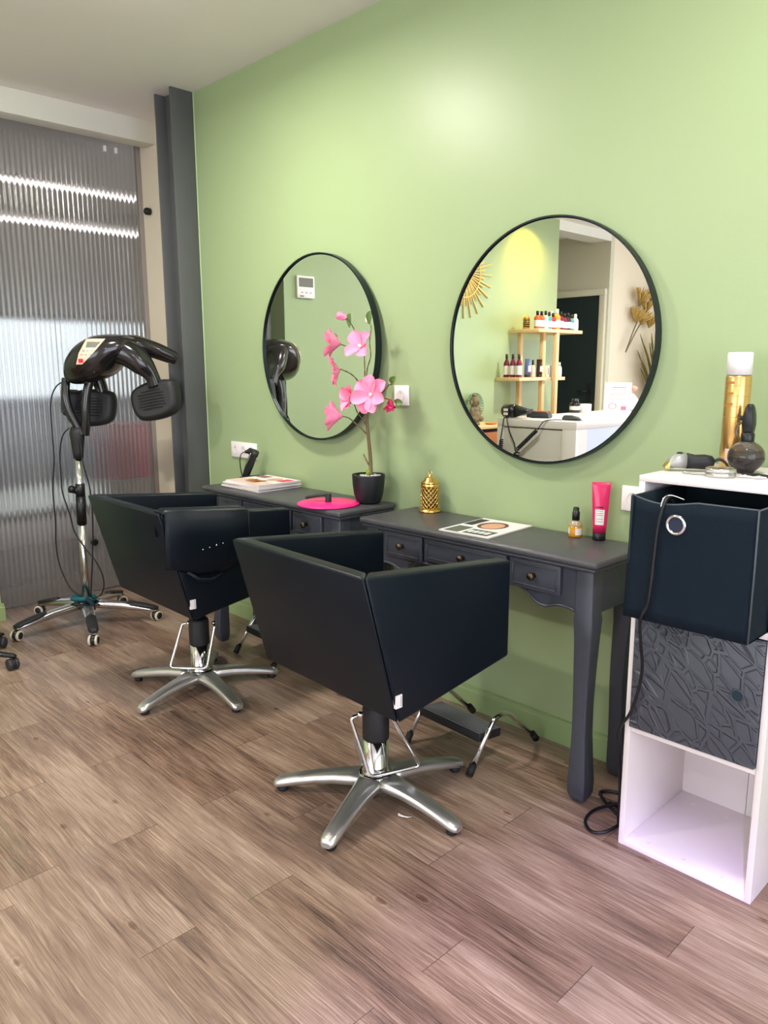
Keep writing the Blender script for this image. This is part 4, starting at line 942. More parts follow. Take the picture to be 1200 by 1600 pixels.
# ------------------------------------------------------------------ hood dryer on its wheeled stand
RZ = math.atan2(rr.y, rr.x)
hd = thing('hood_dryer', 'black hooded hair processor on a chrome pole with five wheels', 'hair dryer', (-3.842, -.648, 0), RZ)
mb = MB().lathe([(.02, .085), (.045, .088), (.052, .10), (.046, .125), (.028, .138)], 32); obj('hub', mb, M['alu_bright'], hd)
for k in range(5):
    a = math.radians(-90+72*k)-RZ; c, s = math.cos(a), math.sin(a)
    def S(r0_, r1_, prof, nm, m, par):
        secs = []
        for r, hw, zt_, zb_ in prof:
            q_ = []
            for j in range(12):
                th = 2*PI*j/12; yy = math.copysign(abs(math.cos(th))**.6, math.cos(th))*hw; zz = (zt_+zb_)/2+math.copysign(abs(math.sin(th))**.7, math.sin(th))*(zt_-zb_)/2
                q_.append((c*r-s*yy, s*r+c*yy, zz))
            secs.append(q_)
        return obj(nm, MB().loft(secs), m, par)
    lg = S(0, 0, ((.03, .034, .128, .092), (.10, .030, .124, .084), (.18, .027, .113, .075), (.26, .026, .096, .064), (.32, .025, .081, .056), (.352, .018, .070, .055), (.362, .010, .066, .056)), 'leg', M['alu_bright'], hd)
    S(0, 0, ((.205, .010, .114, .098), (.225, .025, .113, .088), (.29, .026, .100, .074), (.34, .0245, .086, .062), (.364, .013, .077, .060)), 'leg_cover', M['matte_black'], lg)
    # caster
    ca = a+(.55, -.4, .9, -.8, .3)[k]; cx, cy_ = c*.345, s*.345; dx_, dy_ = math.cos(ca), math.sin(ca)
    cs = obj('caster', MB().cyl((cx, cy_, .035), (cx, cy_, .062), .010, 14).loft([[(cx+dx_*.012+ (-dy_)*w_+dx_*rr_*math.cos(t_), cy_+dy_*.012+dx_*w_+dy_*rr_*math.cos(t_), .029+rr_*math.sin(t_)) for t_ in [2*PI*j/20 for j in range(20)]] for w_, rr_ in ((-.009, .024), (-.008, .027), (.008, .027), (.009, .024))]), M['gloss_black'], hd)
    for sd in (-1, 1):
        ctr = Vector((cx+dx_*.012-dy_*.016*sd, cy_+dy_*.012+dx_*.016*sd, .0262)); ax = Vector((-dy_, dx_, 0))*sd
        wl = obj('wheel', MB().lathe([(.012, -.006), (.024, -.006), (.026, -.003), (.026, .003), (.024, .006), (.019, .006)], 28, ctr, ax, caps=True), M['yellow_grey'], cs)
        obj('wheel_disc', MB().lathe([(.0185, .0055), (.017, .0072), (.001, .0074)], 24, ctr, ax), M['matte_black'], wl)
pu = .0  # the pole leans a touch to the right
def PP(z): return Vector((.0+.022*z, 0, z))
obj('pole', MB().cyl(PP(.12), PP(.56), .0205, 28), M['alu_bright'], hd)
obj('upper_pole', MB().cyl(PP(.52), PP(.90), .0165, 28), M['chrome'], hd)
obj('sleeve', MB().cyl(PP(.535), PP(.68), .0245, 28).cyl(PP(.675), PP(.745), .0235, 24), M['black_plastic'], hd, bevel=0)
obj('clamp_knob', MB().lathe([(.012, 0), (.019, .006), (.019, .024), (.014, .030), (.001, .031)], 20, (-.004, -.018, .715), (-.8, -.6, .25)).sphere((.0, -.012, .71), .018, 12), M['black_plastic'], hd)
# teal cloth wrapped round the base
tc_ = thing('teal_cloth', 'teal hair band wrapped around the foot of the dryer pole', 'hair band', (-3.842, -.648, 0), RZ)
obj('band', MB().tube(cr_spline([(-.060, -.02, .142), (-.03, -.045, .148), (.02, -.040, .146), (.045, -.015, .138), (.035, .03, .138), (-.02, .04, .140), (-.055, .02, .142)], 6, True), .012, 10, closed=True), M['teal'], tc_)
obj('loose_end', MB().tube(cr_spline([(.02, -.045, .15), (.045, -.05, .135), (.058, -.05, .11), (.06, -.048, .092)], 6), [.010]*12+[.008]*7, 10, flat=1.3), mat('dark_teal_cloth', srgb(12, 40, 52), .8), tc_)
# cone and fork
obj('socket_cone', MB().loft([[(PP(z).x+r*math.cos(a_), r*.9*math.sin(a_), z) for a_ in [2*PI*k/24 for k in range(24)]] for z, r in ((.872, .024), (.90, .027), (.96, .033), (1.0, .037), (1.03, .030))]), M['matte_black'], hd)
obj('fork_tube', MB().tube(cr_spline([(.006, 0, .99), (-.018, -.004, 1.04), (-.050, -.006, 1.12), (-.062, -.004, 1.19), (-.058, .01, 1.27)], 8), .021, 16), M['gloss_black'], hd)
obj('fork_tube', MB().tube(cr_spline([(.020, 0, .99), (.030, -.004, 1.06), (.036, -.006, 1.14), (.050, -.002, 1.22), (.07, .01, 1.28)], 8), .0215, 16), M['gloss_black'], hd)
# main body: a bowed shell lofted along its back
def shell(path, nm, m, par, n=28, power=.8):
    # path: (u, w, z, half thickness in plane, half width across, tilt in plane)
    P = [Vector(p[:3]) for p in path]; secs = []
    for i, p in enumerate(path):
        a = P[max(i-1, 0)]; b_ = P[min(i+1, len(P)-1)]; tg_ = (b_-a).normalized()
        across = Vector((0, 1, 0)) if abs(tg_.y) < .7 else Vector((1, 0, 0))
        across = (across-tg_*across.dot(tg_)).normalized(); nrm = tg_.cross(across)
        if nrm.z < 0: nrm = -nrm
        secs.append([P[i]+across*p[4]*math.copysign(abs(math.cos(t))**power, math.cos(t))+nrm*p[3]*math.copysign(abs(math.sin(t))**power, math.sin(t)) for t in [2*PI*k/n for k in range(n)]])
    # smooth interpolate
    K = len(secs); out = []
    for i in range(K-1):
        for q_ in range(5):
            t = q_/5; row = []
            for j in range(n):
                p0, p1, p2, p3 = secs[max(i-1, 0)][j], secs[i][j], secs[i+1][j], secs[min(i+2, K-1)][j]
                row.append(.5*((2*p1)+(-p0+p2)*t+(2*p0-5*p1+4*p2-p3)*t*t+(-p0+3*p1-3*p2+p3)*t**3))
            out.append(row)
    out.append(secs[-1]); mb = MB().loft(out); bmesh.ops.recalc_face_normals(mb.bm, faces=mb.bm.faces); bv = BVHTree.FromBMesh(mb.bm)
    return obj(nm, mb, m, par), bv
body, bvh = shell([(-.088, 0, 1.262, .008, .03), (-.078, 0, 1.268, .034, .070), (-.045, 0, 1.300, .070, .110), (.012, 0, 1.342, .095, .138), (.085, 0, 1.380, .100, .150), (.155, .0, 1.412, .074, .140), (.215, .0, 1.425, .052, .11), (.25, .0, 1.425, .035, .07)], 'hood_body', M['gloss_black'], hd)
shell([(.13, -.02, 1.405, .07, .085), (.21, -.03, 1.408, .070, .080), (.28, -.035, 1.378, .064, .074), (.33, -.035, 1.330, .052, .064), (.365, -.03, 1.285, .034, .044), (.378, -.02, 1.235, .034, .044)], 'hood_arm', M['gloss_black'], hd, 20)
shell([(.16, .04, 1.430, .045, .07), (.26, .07, 1.438, .044, .065), (.34, .11, 1.412, .042, .058), (.41, .15, 1.380, .036, .048), (.435, .165, 1.368, .030, .042)], 'hood_arm', M['gloss_black'], hd, 20)
shell([(.02, .08, 1.36, .04, .05), (.03, .12, 1.30, .035, .045), (.05, .135, 1.24, .03, .042), (.06, .135, 1.19, .03, .04)], 'hood_arm', M['gloss_black'], hd, 20)
# heating heads
def head(loc, rot, s=1):
    h_ = MB(); secs = []
    for y, sx_, sz_ in ((-.045, .80, .78), (-.038, .94, .93), (-.02, 1, 1), (.02, 1.0, 1.0), (.04, .92, .9)):
        pts = [(-.125, -.03), (-.10, -.085), (-.04, -.100), (.06, -.092), (.112, -.065), (.128, -.01), (.128, .06), (.10, .085), (.0, .094), (-.09, .075), (-.125, .04)]
        pts = [(p.x, p.y) for p in cr_spline([(a_, b_, 0) for a_, b_ in pts], 3, True)]
        secs.append([(x*sx_*s, y, z*sz_*s) for x, z in pts])
    o = obj('heating_head', h_.loft(secs), M['matte_black'], hd, loc=loc, rot=rot)
    for k in range(7):
        mb = MB(); z = (-.045+k*.0145)*s; hwid = (.074 if 0 < k < 6 else .055)*s
        mb.tube(cr_spline([(-hwid, -.0440, z), (-hwid*.4, -.0485, z+.002), (hwid*.4, -.0485, z+.002), (hwid, -.0440, z)], 4), .0032*s, 6, flat=1)
        obj('vent_slat', mb, M['rubber'], o)
    return o
head((.020, .125, 1.122), (math.radians(-6), 0, math.radians(4)), .98)
head((.398, -.005, 1.165), (math.radians(-4), math.radians(-10), math.radians(-14)), .98)
head((-.085, .15, 1.145), (math.radians(-4), 0, math.radians(-60)), .72)
# control panel draped on the body
def project(poly, m, off, nm, par, res=14):
    # grid inside polygon, dropped on to the hood along the viewing side normal
    us = [p[0] for p in poly]; zs = [p[1] for p in poly]; mb = MB(); G = {}
    dirv = Vector((-.37, .93, -.02)).normalized()
    # poly as quad-ish: interpolate between left/right edges; poly = [tl,tr,...,br,bl] even count
    n = len(poly)//2; left = [poly[len(poly)-1-k] for k in range(n)]; left = left[::-1]; right = poly[:n][::-1] if False else poly[:n]
    A = poly[:n]; B = poly[n:][::-1]
    rows = []
    for k in range(n-1):
        for q_ in range(res//(n-1)+1):
            t = q_/(res//(n-1)+1); rows.append(((A[k][0]*(1-t)+A[k+1][0]*t, A[k][1]*(1-t)+A[k+1][1]*t), (B[k][0]*(1-t)+B[k+1][0]*t, B[k][1]*(1-t)+B[k+1][1]*t)))
    rows.append((A[-1], B[-1])); V = []
    for a_, b_ in rows:
        r_ = []
        for q_ in range(9):
            t = q_/8; u = a_[0]*(1-t)+b_[0]*t; z = a_[1]*(1-t)+b_[1]*t
            o_ = Vector((u, 0, z))-dirv*.8; h_ = bvh.ray_cast(o_, dirv)
            r_.append(mb.bm.verts.new(h_[0]+h_[1]*off) if h_[0] else None)
        V.append(r_)
    for a_, b_ in zip(V, V[1:]):
        for q_ in range(8):
            f = [a_[q_], a_[q_+1], b_[q_+1], b_[q_]]
            if all(f): mb.face(f, True)
    return obj(nm, mb, m, par, recalc=False)
def pxl(x, y):  # helper table of the panel outline in the stand's own plane
    return ((x-127)/312, 1.2+(613-y)/312)
cp = project([pxl(130, 534), pxl(117, 555), pxl(112, 571), pxl(121, 571), pxl(138, 555), pxl(158, 534)], M['panel_beige'], .0022, 'control_panel', hd)
project([pxl(131, 539), pxl(128, 547), pxl(142, 547), pxl(151, 539)], M['screen'], .0034, 'display', cp)
project([pxl(116, 563), pxl(116, 568.5), pxl(123, 568.5), pxl(123, 563)], M['red_button'], .0040, 'red_button', cp)
for a_ in range(3):
    for b_ in range(2):
        x, y = 123+a_*6-b_*3, 550.5+b_*5.5
        project([pxl(x, y), pxl(x-.6, y+2.4), pxl(x+3, y+2.4), pxl(x+3.6, y)], M['grey_plastic'], .0036, 'key', cp)
# cords
def U(x, y, w_=0): 
    z = 1.2+(613-y)/312*(1+.0); return Vector(((x-128)/305, w_, z))
def cordp(pts, nm='power_cord', r=.0036): return obj(nm, MB().tube(cr_spline(pts, 7), r, 8), M['cord'], hd)
cordp([(.01, .02, 1.27), (-.06, .0, 1.235), (-.094, -.01, 1.15), (-.098, -.012, 1.0), (-.10, -.012, .86), (-.118, -.012, .72), (-.118, -.012, .55), (-.125, -.012, .43), (-.115, -.012, .32), (-.065, -.03, .21), (-.01, -.03, .155)])
cordp([(.0, -.034, 1.03), (-.035, -.04, .99), (-.058, -.035, .90), (-.062, -.035, .78), (-.06, -.035, .70), (-.03, -.035, .58), (-.015, -.035, .50), (.03, -.035, .42), (.09, -.035, .33), (.115, -.035, .24), (.095, -.03, .17), (.045, -.03, .15)])
cordp([(.042, -.03, .975), (.050, -.034, .93), (.052, -.034, .86), (.075, -.03, .74), (.08, -.03, .66), (.075, -.02, .55), (.06, -.01, .40), (.04, 0, .25), (.03, 0, .16)])

for o_ in hd.children:
    n_ = o_.name.split('.')[0]
    if n_ in ('hood_body', 'hood_arm', 'heating_head', 'control_panel', 'fork_tube'): o_.location.x += {'hood_body': .095, 'hood_arm': .055, 'heating_head': .033, 'control_panel': .092, 'fork_tube': .042}[n_]
# ------------------------------------------------------------------ rolling stool, mostly out of frame
st = thing('rolling_stool', 'black castor base of a rolling stool at the left edge', 'stool', (-3.665, -1.345, 0), 0)
for k in range(5):
    a = math.radians(44+72*k); c, s = math.cos(a), math.sin(a); secs = []
    for r, hw, zt_, zb_ in ((.02, .022, .115, .07), (.12, .018, .105, .068), (.22, .015, .085, .060), (.285, .014, .076, .054), (.298, .009, .070, .056)):
        secs.append([(c*r-s*hw*math.cos(t), s*r+c*hw*math.cos(t), (zt_+zb_)/2+(zt_-zb_)/2*math.sin(t)) for t in [2*PI*j/12 for j in range(12)]])
    lg = obj('leg', MB().loft(secs), M['black_plastic'], st)
    cx, cy_ = c*.28, s*.28; ca = a+(.9, 2.0, -.6, .4, 1.6)[k]; ax = Vector((math.cos(ca), math.sin(ca), 0))
    cs = obj('caster', MB().cyl((cx, cy_, .03), (cx, cy_, .06), .008, 12).lathe([(.018, -.006), (.024, -.005), (.024, .005), (.018, .006)], 24, (cx, cy_, .0272), ax), M['matte_black'], st)
    for sd in (-1, 1): obj('wheel', MB().lathe([(.014, 0), (.0255, .001), (.0265, .004), (.0255, .014), (.020, .018), (.001, .019)], 24, Vector((cx, cy_, .0267))+ax*.006*sd, ax*sd), mat('dusty_black_wheel', srgb(48, 46, 50), .5, var=.3, vscale=60), cs)
obj('gas_column', MB().cyl((0, 0, .08), (0, 0, .40), .022, 24), M['black_plastic'], st)
obj('seat', MB().lathe([(.05, .40), (.16, .405), (.175, .425), (.17, .46), (.14, .47), (.001, .472)], 40), M['leather'], st)

# ------------------------------------------------------------------ far end of the salon, seen in the mirrors
th_ = thing('intercom_panel', 'white wall control unit with grey screen, reflected in the left-hand mirror', 'intercom', (WX, -1.11, 1.85))
obj('casing', MB().box((0, -.072, -.072), (.022, .072, .072)), M['white_plastic'], th_, bevel=.004)
obj('screen', MB().box((.022, -.058, .0), (.0235, .058, .058)), M['screen'], th_)
for k in range(3): obj('key', MB().box((.022, -.045+k*.035, -.04), (.0235, -.028+k*.035, -.032)), M['grey_plastic'], th_)
obj('lower_key', MB().box((.022, .02, -.062), (.0235, .05, -.056)), M['ink'], th_)
# sunburst
sb = thing('sunburst_decor', 'rattan sunburst ornament on the green wall, seen in the right-hand mirror', 'wall ornament', (WX, -2.87, 2.09))
n = 48
for k in range(n):
    a = 2*PI*k/n; R = .37 if k % 2 == 0 else .27
    obj('rod', MB().tube([(.010+.004*(k % 2), .085*math.cos(a), .085*math.sin(a)), (.010+.004*(k % 2), R*math.cos(a), R*math.sin(a))], .0062, 6), M['rattan'], sb)
for R in (.09, .20): obj('ring', MB().tube([(.018, R*math.cos(2*PI*k/40), R*math.sin(2*PI*k/40)) for k in range(40)], .005, 8, closed=True), M['rattan'], sb)
# oak shelf stand
sh = thing('shelf_stand', 'light oak stand with two square-edged shelves behind the counter', 'shelf', (0, 0, 0))
OK = M['oak']; SB = .75
obj('shelf_board', MB().box((-4.20, -4.19, 1.622), (-3.89, -3.49, 1.652)), OK, sh, bevel=.002)
obj('shelf_board', MB().box((-4.20, -4.02, 1.206), (-3.949, -3.313, 1.236)), OK, sh, bevel=.002)
obj('base_board', MB().box((-4.20, -4.20, .72), (-3.86, -3.30, .75)), OK, sh, bevel=.002)
for x, y in ((-4.16, -3.60), (-4.0, -3.72), (-3.915, -3.80)):
    obj('post', MB().box((x-.02, y-.02, SB), (x+.02, y+.02, 1.622)), OK, sh, bevel=.0015)
# plinth cabinet below
pc = thing('base_cabinet', 'low oak cupboard under the shelf stand', 'cabinet', (0, 0, 0))
obj('body', MB().box((-4.20, -4.20, .05), (-3.86, -3.30, .719)), M['orange_wood'], pc, bevel=.003)
obj('plinth', MB().box((-4.18, -4.18, 0), (-3.9, -3.32, .05)), M['ink'], pc)
def bottle(name, label, loc, r, h_, col, capcol, shape='round', lab=True, group=None, labcol=None, rz=0, caph=.25):
    t = thing(name, label, 'bottle', loc, rz, group)
    hb = h_*(1-caph)
    if shape == 'wine': prof = [(r*.95, 0), (r, .003), (r, hb*.72), (r*.75, hb*.84), (r*.42, hb*.95), (r*.42, hb)]
    elif shape == 'tube': prof = None
    elif shape == 'box': prof = None
    else: prof = [(r*.93, 0), (r, .003), (r, hb*.80), (r*.8, hb*.92), (r*.5, hb)]
    if prof:
        obj('glass', MB().lathe(prof, 20), col, t)
        obj('cap', MB().lathe([(r*.46, hb), (r*.46, h_*.985), (r*.3, h_)], 16), capcol, t)
        if lab: obj('paper_label', MB().lathe([(r*1.03, hb*.14), (r*1.03, hb*.62)], 20, caps=False), labcol or M['label'], t)
    elif shape == 'box':
        obj('carton', MB().box((-r, -r*.8, 0), (r, r*.8, h_)), col, t, bevel=.001)
        obj('printed_dropper', MB().box((r, -r*.25, h_*.2), (r+.0008, r*.25, h_*.85)), M['ink'], t)
    else:
        secs = [[(rx*math.cos(a), ry*math.sin(a), z) for a in [2*PI*k/20 for k in range(20)]] for z, rx, ry in ((h_*.15, r, r), (h_*.6, r, r*.7), (h_, r*1.1, .002))]
        obj('tube_body', MB().loft(secs), col, t); obj('cap', MB().lathe([(r*.95, 0), (r*.95, h_*.15)], 20), capcol, t)
        obj('paper_label', MB().box((r*.72, -r*.6, h_*.3), (r*1.01, r*.6, h_*.62)), M['label'], t)
    return t
BK = M['black_plastic']
orange = colour(222, 92, 48, .2, 'orange_liquid'); teal_l = colour(60, 150, 160, .2, 'teal_liquid'); redl = colour(190, 44, 48, .2, 'red_liquid'); amb = colour(226, 150, 60, .2, 'amber_liquid_2')
wine = colour(112, 24, 58, .18, 'burgundy_liquid'); clear = colour(210, 214, 210, .2, 'clear_liquid'); brown = colour(70, 34, 30, .25, 'brown_tube'); blue = colour(98, 116, 176, .25, 'blue_tube')
zt = 1.6525
G = 'product bottles on the top shelf'
rows = [(-3.53, .028, .125, orange, BK, 'orange bottle at the left end of the top-shelf row'),
        (-3.592, .029, .125, orange, BK, 'second orange bottle on the top shelf, right of the first'),
        (-3.652, .026, .13, clear, BK, 'clear bottle right of the orange ones on the top shelf'),
        (-3.708, .026, .125, teal_l, BK, 'teal bottle on the top shelf'),
        (-3.768, .028, .12, redl, BK, 'bright red bottle right of the teal one on the top shelf'),
        (-3.832, .029, .15, amb, M['white_plastic'], 'amber bottle with pale pump on the top shelf'),
        (-3.894, .026, .135, wine, BK, 'burgundy bottle right of the amber one on the top shelf'),
        (-3.952, .026, .125, wine, BK, 'second burgundy bottle on the top shelf'),
        (-4.010, .026, .13, colour(60, 26, 40, .2, 'dark_plum_liquid'), BK, 'dark plum bottle on the top shelf'),
        (-4.068, .026, .12, teal_l, BK, 'blue-green bottle near the right end of the top shelf'),
        (-4.130, .028, .125, M['white_plastic'], M['white_plastic'], 'white bottle at the right end of the top shelf')]
for y, r, h_, c, cap, lb in rows: bottle('product_bottle', lb, (-3.935, y, zt), r, h_*1.18, c, cap, group=G)
bottle('product_bottle', 'white bottle standing behind the amber one on the top shelf', (-4.01, -3.86, zt), .022, .165, M['white_plastic'], M['white_plastic'], group=G)
zt = 1.2365; G = 'burgundy bottles on the lower shelf'
for x, y, lb in ((-4.125, -3.362, 'leftmost of three tall burgundy bottles on the lower shelf'), (-4.058, -3.362, 'middle one of three tall burgundy bottles on the lower shelf'), (-3.992, -3.362, 'rightmost of three tall burgundy bottles on the lower shelf')):
    bottle('shampoo_bottle', lb, (x, y, zt), .026, .20, wine, colour(60, 58, 62, .3, 'dark_cap'), 'wine', group=G, caph=.2)
bottle('cosmetic_tube', 'blue squeeze tube right of the burgundy bottles', (-3.985, -3.475, zt), .027, .158, blue, M['ink'], 'tube', rz=.1)
bottle('lotion_bottle', 'beige bottle with black cap beside the blue tube', (-3.985, -3.555, zt), .022, .15, colour(226, 196, 174, .3, 'beige_bottle'), BK, lab=False, caph=.3)
bottle('cosmetic_tube', 'dark brown squeeze tube in the middle of the lower shelf', (-3.99, -3.66, zt), .026, .155, brown, BK, 'tube')
bottle('product_carton', 'small white carton with printed dropper, left one of two', (-3.985, -3.765, zt), .022, .10, M['white_plastic'], BK, 'box')
bottle('product_carton', 'small white carton with printed dropper, right one of two', (-3.985, -3.845, zt), .025, .102, M['white_plastic'], BK, 'box')
bottle('dropper_bottle', 'white dropper bottle at the right end of the lower shelf', (-3.985, -3.975, zt), .022, .13, M['white_plastic'], M['white_plastic'])
gl_ = thing('lantern_on_shelf', 'small dark gold lantern on the left of the top shelf', 'lantern', (-4.06, -3.545, 1.6525))
obj('base', MB().lathe([(.034, 0), (.034, .006), (.030, .008)], 28), M['gold'], gl_)
obj('body', MB().lathe([(.029, .008), (.029, .088)], 28), mat('dark_lantern_body', srgb(74, 60, 26), .4, metal=.4), gl_)
for k in range(5): obj('band', MB().lathe([(.0300, .012+k*.017), (.0312, .014+k*.017), (.0300, .016+k*.017)], 24, caps=False), M['gold'], gl_)
obj('dome', MB().lathe([(.031, .088), (.030, .094), (.018, .108), (.005, .112), (.004, .118), (.001, .120)], 28), M['gold'], gl_)
# reception counter
ct = thing('reception_counter', 'white reception counter with pale panels, reflected in the right-hand mirror', 'counter', (0, 0, 0))
ml = M['melamine']; x0, x1, y1, y0 = -3.50, -2.83, -2.43, -4.12; z1 = .95
obj('counter_top', MB().box((x0, y0, z1-.055), (x1, y1, z1)), ml, ct, bevel=.002)
obj('front_frame', MB().box((x0, y1-.03, 0), (x0+.055, y1, z1-.0555)).box((x1-.11, y1-.03, 0), (x1, y1, z1-.0555)), ml, ct, bevel=.001)
obj('front_door', MB().box((x0+.057, y1-.032, .03), (x1-.112, y1-.012, z1-.062)), colour(206, 202, 196, .45, 'pale_grey_door'), ct, bevel=.001)
obj('side_panel', MB().box((x1-.03, y1-.14, 0), (x1, y1-.031, z1-.0555)).box((x1-.03, y0, 0), (x1, y0+.1, z1-.0555)), ml, ct)
obj('side_inset', MB().box((x1-.04, y0+.1, .03), (x1-.014, y1-.14, z1-.0555)), M['window_tint'], ct)
obj('rear_panel', MB().box((x0, y0, 0), (x0+.03, y1-.04, z1-.0555)), ml, ct)
obj('end_panel', MB().box((x0+.03, y0, 0), (x1-.03, y0+.02, z1-.0555)), ml, ct)
obj('hinge', MB().box((x1-.118, y1-.011, .60), (x1-.110, y1-.004, .68)), M['ink'], ct)
Z_ = z1+.0005
dr = thing('hairdryer', 'black hairdryer with white stickers lying on the counter edge', 'hair dryer', (-3.41, -2.50, Z_), math.radians(-8)); dr.scale = (1.2, 1.2, 1.2)
obj('barrel', MB().loft([[(x, r*math.cos(a), .045+r*math.sin(a)) for a in [2*PI*k/24 for k in range(24)]] for x, r in ((-.07, .030), (-.06, .040), (-.01, .042), (.02, .040))]), M['gloss_black'], dr)
obj('nozzle', MB().loft([[(x, ry*math.cos(a), .045+rz_*math.sin(a)) for a in [2*PI*k/24 for k in range(24)]] for x, ry, rz_ in ((.02, .037, .037), (.06, .036, .026), (.10, .038, .016), (.115, .038, .012))]), M['matte_black'], dr)
obj('handle', MB().cyl((-.02, -.03, .035), (-.03, -.14, .022), .019, 16), M['gloss_black'], dr)
for zz in (.052, .028): obj('sticker', MB().box((-.045, .0405, zz-.008), (-.015, .0425, zz+.008)), M['label'], dr)
CORD_PARENT = {}
def adopt(o, par):
    o.parent = par; bpy.context.view_layer.update(); o.matrix_parent_inverse = par.matrix_world.inverted()
    for k_ in ('category', 'label'):
        if k_ in o: del o[k_]
    return o
def coil(p0, p1, turns, R, r=.0035, name='hairdryer_cord', label='', sag=0, lead=None):
    p0 = Vector(p0); p1 = Vector(p1); d = p1-p0; e1 = d.cross(Vector((0, 0, 1))); e1 = e1.normalized() if e1.length > 1e-4 else Vector((1, 0, 0)); e2 = d.normalized().cross(e1); n = turns*8
    pts = [p0+d*(k/n)+(e1*math.cos(2*PI*k/8)+e2*math.sin(2*PI*k/8))*R+Vector((0, 0, -sag*math.sin(PI*k/n))) for k in range(n+1)]
    if lead: pts = [Vector(p) for p in lead]+pts
    return tag(obj(name, MB().tube(pts, r, 6), M['cord']), label, 'cord')
adopt(coil((-3.44, -2.405, .80), (-3.47, -2.405, .50), 22, .013, .0045, label='coiled cord hanging straight down at the left of the counter', lead=[(-3.44, -2.46, .957), (-3.435, -2.42, .955), (-3.43, -2.408, .93), (-3.438, -2.404, .86)]), dr)
adopt(coil((-3.30, -2.405, .72), (-3.34, -2.405, .45), 12, .018, .005, label='thick twisted cord bundle hanging in front of the counter', lead=[(-3.42, -2.45, .956), (-3.40, -2.41, .95), (-3.37, -2.404, .86), (-3.32, -2.404, .77)]), dr)
cc_ = coil((-3.29, -2.395, .735), (-3.12, -2.39, .885), 16, .012, .0045, label='coiled cord rising across the counter front to the clipper', lead=[(-3.31, -2.40, .70)], name='trimmer_cord')
tag(obj('clipper_cord', MB().tube(cr_spline([(-3.12, -2.40, .89), (-3.08, -2.41, .945), (-3.03, -2.45, .957), (-2.98, -2.48, .957)], 6), .0035, 8), M['cord']), 'smooth black cord end running over the counter edge', 'cord')
t = thing('hair_trimmer', 'dark grey trimmer lying across the counter corner', 'trimmer', (-2.95, -2.56, Z_), math.radians(-6))
obj('body', MB().loft([[(x, hy*math.cos(a), hz+hz*math.sin(a)) for a in [2*PI*k/16 for k in range(16)]] for x, hy, hz in ((-.07, .012, .010), (-.055, .020, .018), (0, .022, .019), (.05, .018, .014), (.07, .010, .006))]), colour(62, 68, 66, .5, 'grey_trimmer'), t)
obj('blade', MB().box((.066, -.012, .002), (.088, .012, .007)), M['alu_bright'], t, bevel=.001); adopt(cc_, t); adopt(bpy.data.objects['clipper_cord'], t).name = 'cord_end'
t = thing('card_terminal', 'dark case with an orange rim lying on the counter', 'case', (-3.27, -2.66, Z_), math.radians(-10))
obj('case_body', MB().loft([[(x, .035*math.copysign(abs(math.cos(a))**.6, math.cos(a)), hz+hz*math.sin(a)) for a in [2*PI*k/20 for k in range(20)]] for x, hz in ((-.075, .015), (-.065, .026), (.055, .026), (.07, .015))]), colour(58, 60, 66, .45, 'dark_case'), t)
obj('orange_rim', MB().tube([(-.07, .03, .040), (-.06, .034, .05), (.05, .034, .05), (.065, .03, .040)], .004, 8), colour(222, 96, 56, .4, 'orange_rim'), t)
t = thing('small_jar', 'small dark jar beside the orange-rimmed case on the counter', 'jar', (-3.385, -2.69, Z_))
obj('jar_body', MB().lathe([(.03, 0), (.034, .01), (.028, .03), (.014, .036)], 24), M['matte_black'], t); obj('lid', MB().lathe([(.016, .036), (.016, .062)], 20), M['black_plastic'], t)
t = thing('cream_jar', 'black jar with white label on the counter before the dark door', 'jar', (-3.46, -3.42, Z_))
obj('jar_body', MB().lathe([(.042, 0), (.044, .004), (.044, .075), (.03, .085)], 28), M['gloss_black'], t); obj('paper_label', MB().lathe([(.0448, .025), (.0448, .055)], 28, caps=False), M['label'], t); obj('lid', MB().lathe([(.028, .085), (.028, .115), (.001, .116)], 24), M['gloss_black'], t)
t = thing('candle_jar', 'white candle jar beside the black jar on the counter', 'jar', (-3.42, -3.52, Z_))
obj('glass_jar', MB().lathe([(.044, 0), (.046, .004), (.046, .07), (.043, .07), (.043, .05), (.001, .05)], 28), M['white_plastic'], t); obj('lid', MB().lathe([(.03, .05), (.03, .062), (.001, .063)], 20), M['grey_plastic'], t)
tag(obj('note_pad', MB().box((-3.22, -3.02, Z_), (-3.02, -2.86, Z_+.012)), M['paper'], bevel=.001), 'white paper pad lying on the counter behind the trimmer', 'paper')
sg = thing('sign_card', 'white standing card with pink print on the counter end', 'card', (-3.07, -3.40, Z_), math.radians(-24)); sg.scale = (1.42, 1.2, 1.22)
obj('card', MB().hexa([(-.072, -.002, 0), (.072, -.002, 0), (.072, .002, 0), (-.072, .002, 0), (-.072, -.026, .205), (.072, -.026, .205), (.072, -.022, .205), (-.072, -.022, .205)]), M['white_plastic'], sg)
obj('easel', MB().box((-.03, -.06, 0), (.03, -.004, .004)).hexa([(-.01, -.055, 0), (.01, -.055, 0), (.01, -.051, 0), (-.01, -.051, 0), (-.01, -.025, .15), (.01, -.025, .15), (.01, -.022, .15), (-.01, -.022, .15)]), M['matte_black'], sg)
pk = colour(232, 110, 140, .5, 'pink_print')
def on_card(x0_, z0_, x1_, z1_, m, nm):
    f = lambda z: .0024-.0245*z/.205*1.0
    return obj(nm, MB().hexa([(x0_, f(z0_), z0_), (x1_, f(z0_), z0_), (x1_, f(z0_)+.0008, z0_), (x0_, f(z0_)+.0008, z0_), (x0_, f(z1_), z1_), (x1_, f(z1_), z1_), (x1_, f(z1_)+.0008, z1_), (x0_, f(z1_)+.0008, z1_)]), m, sg)
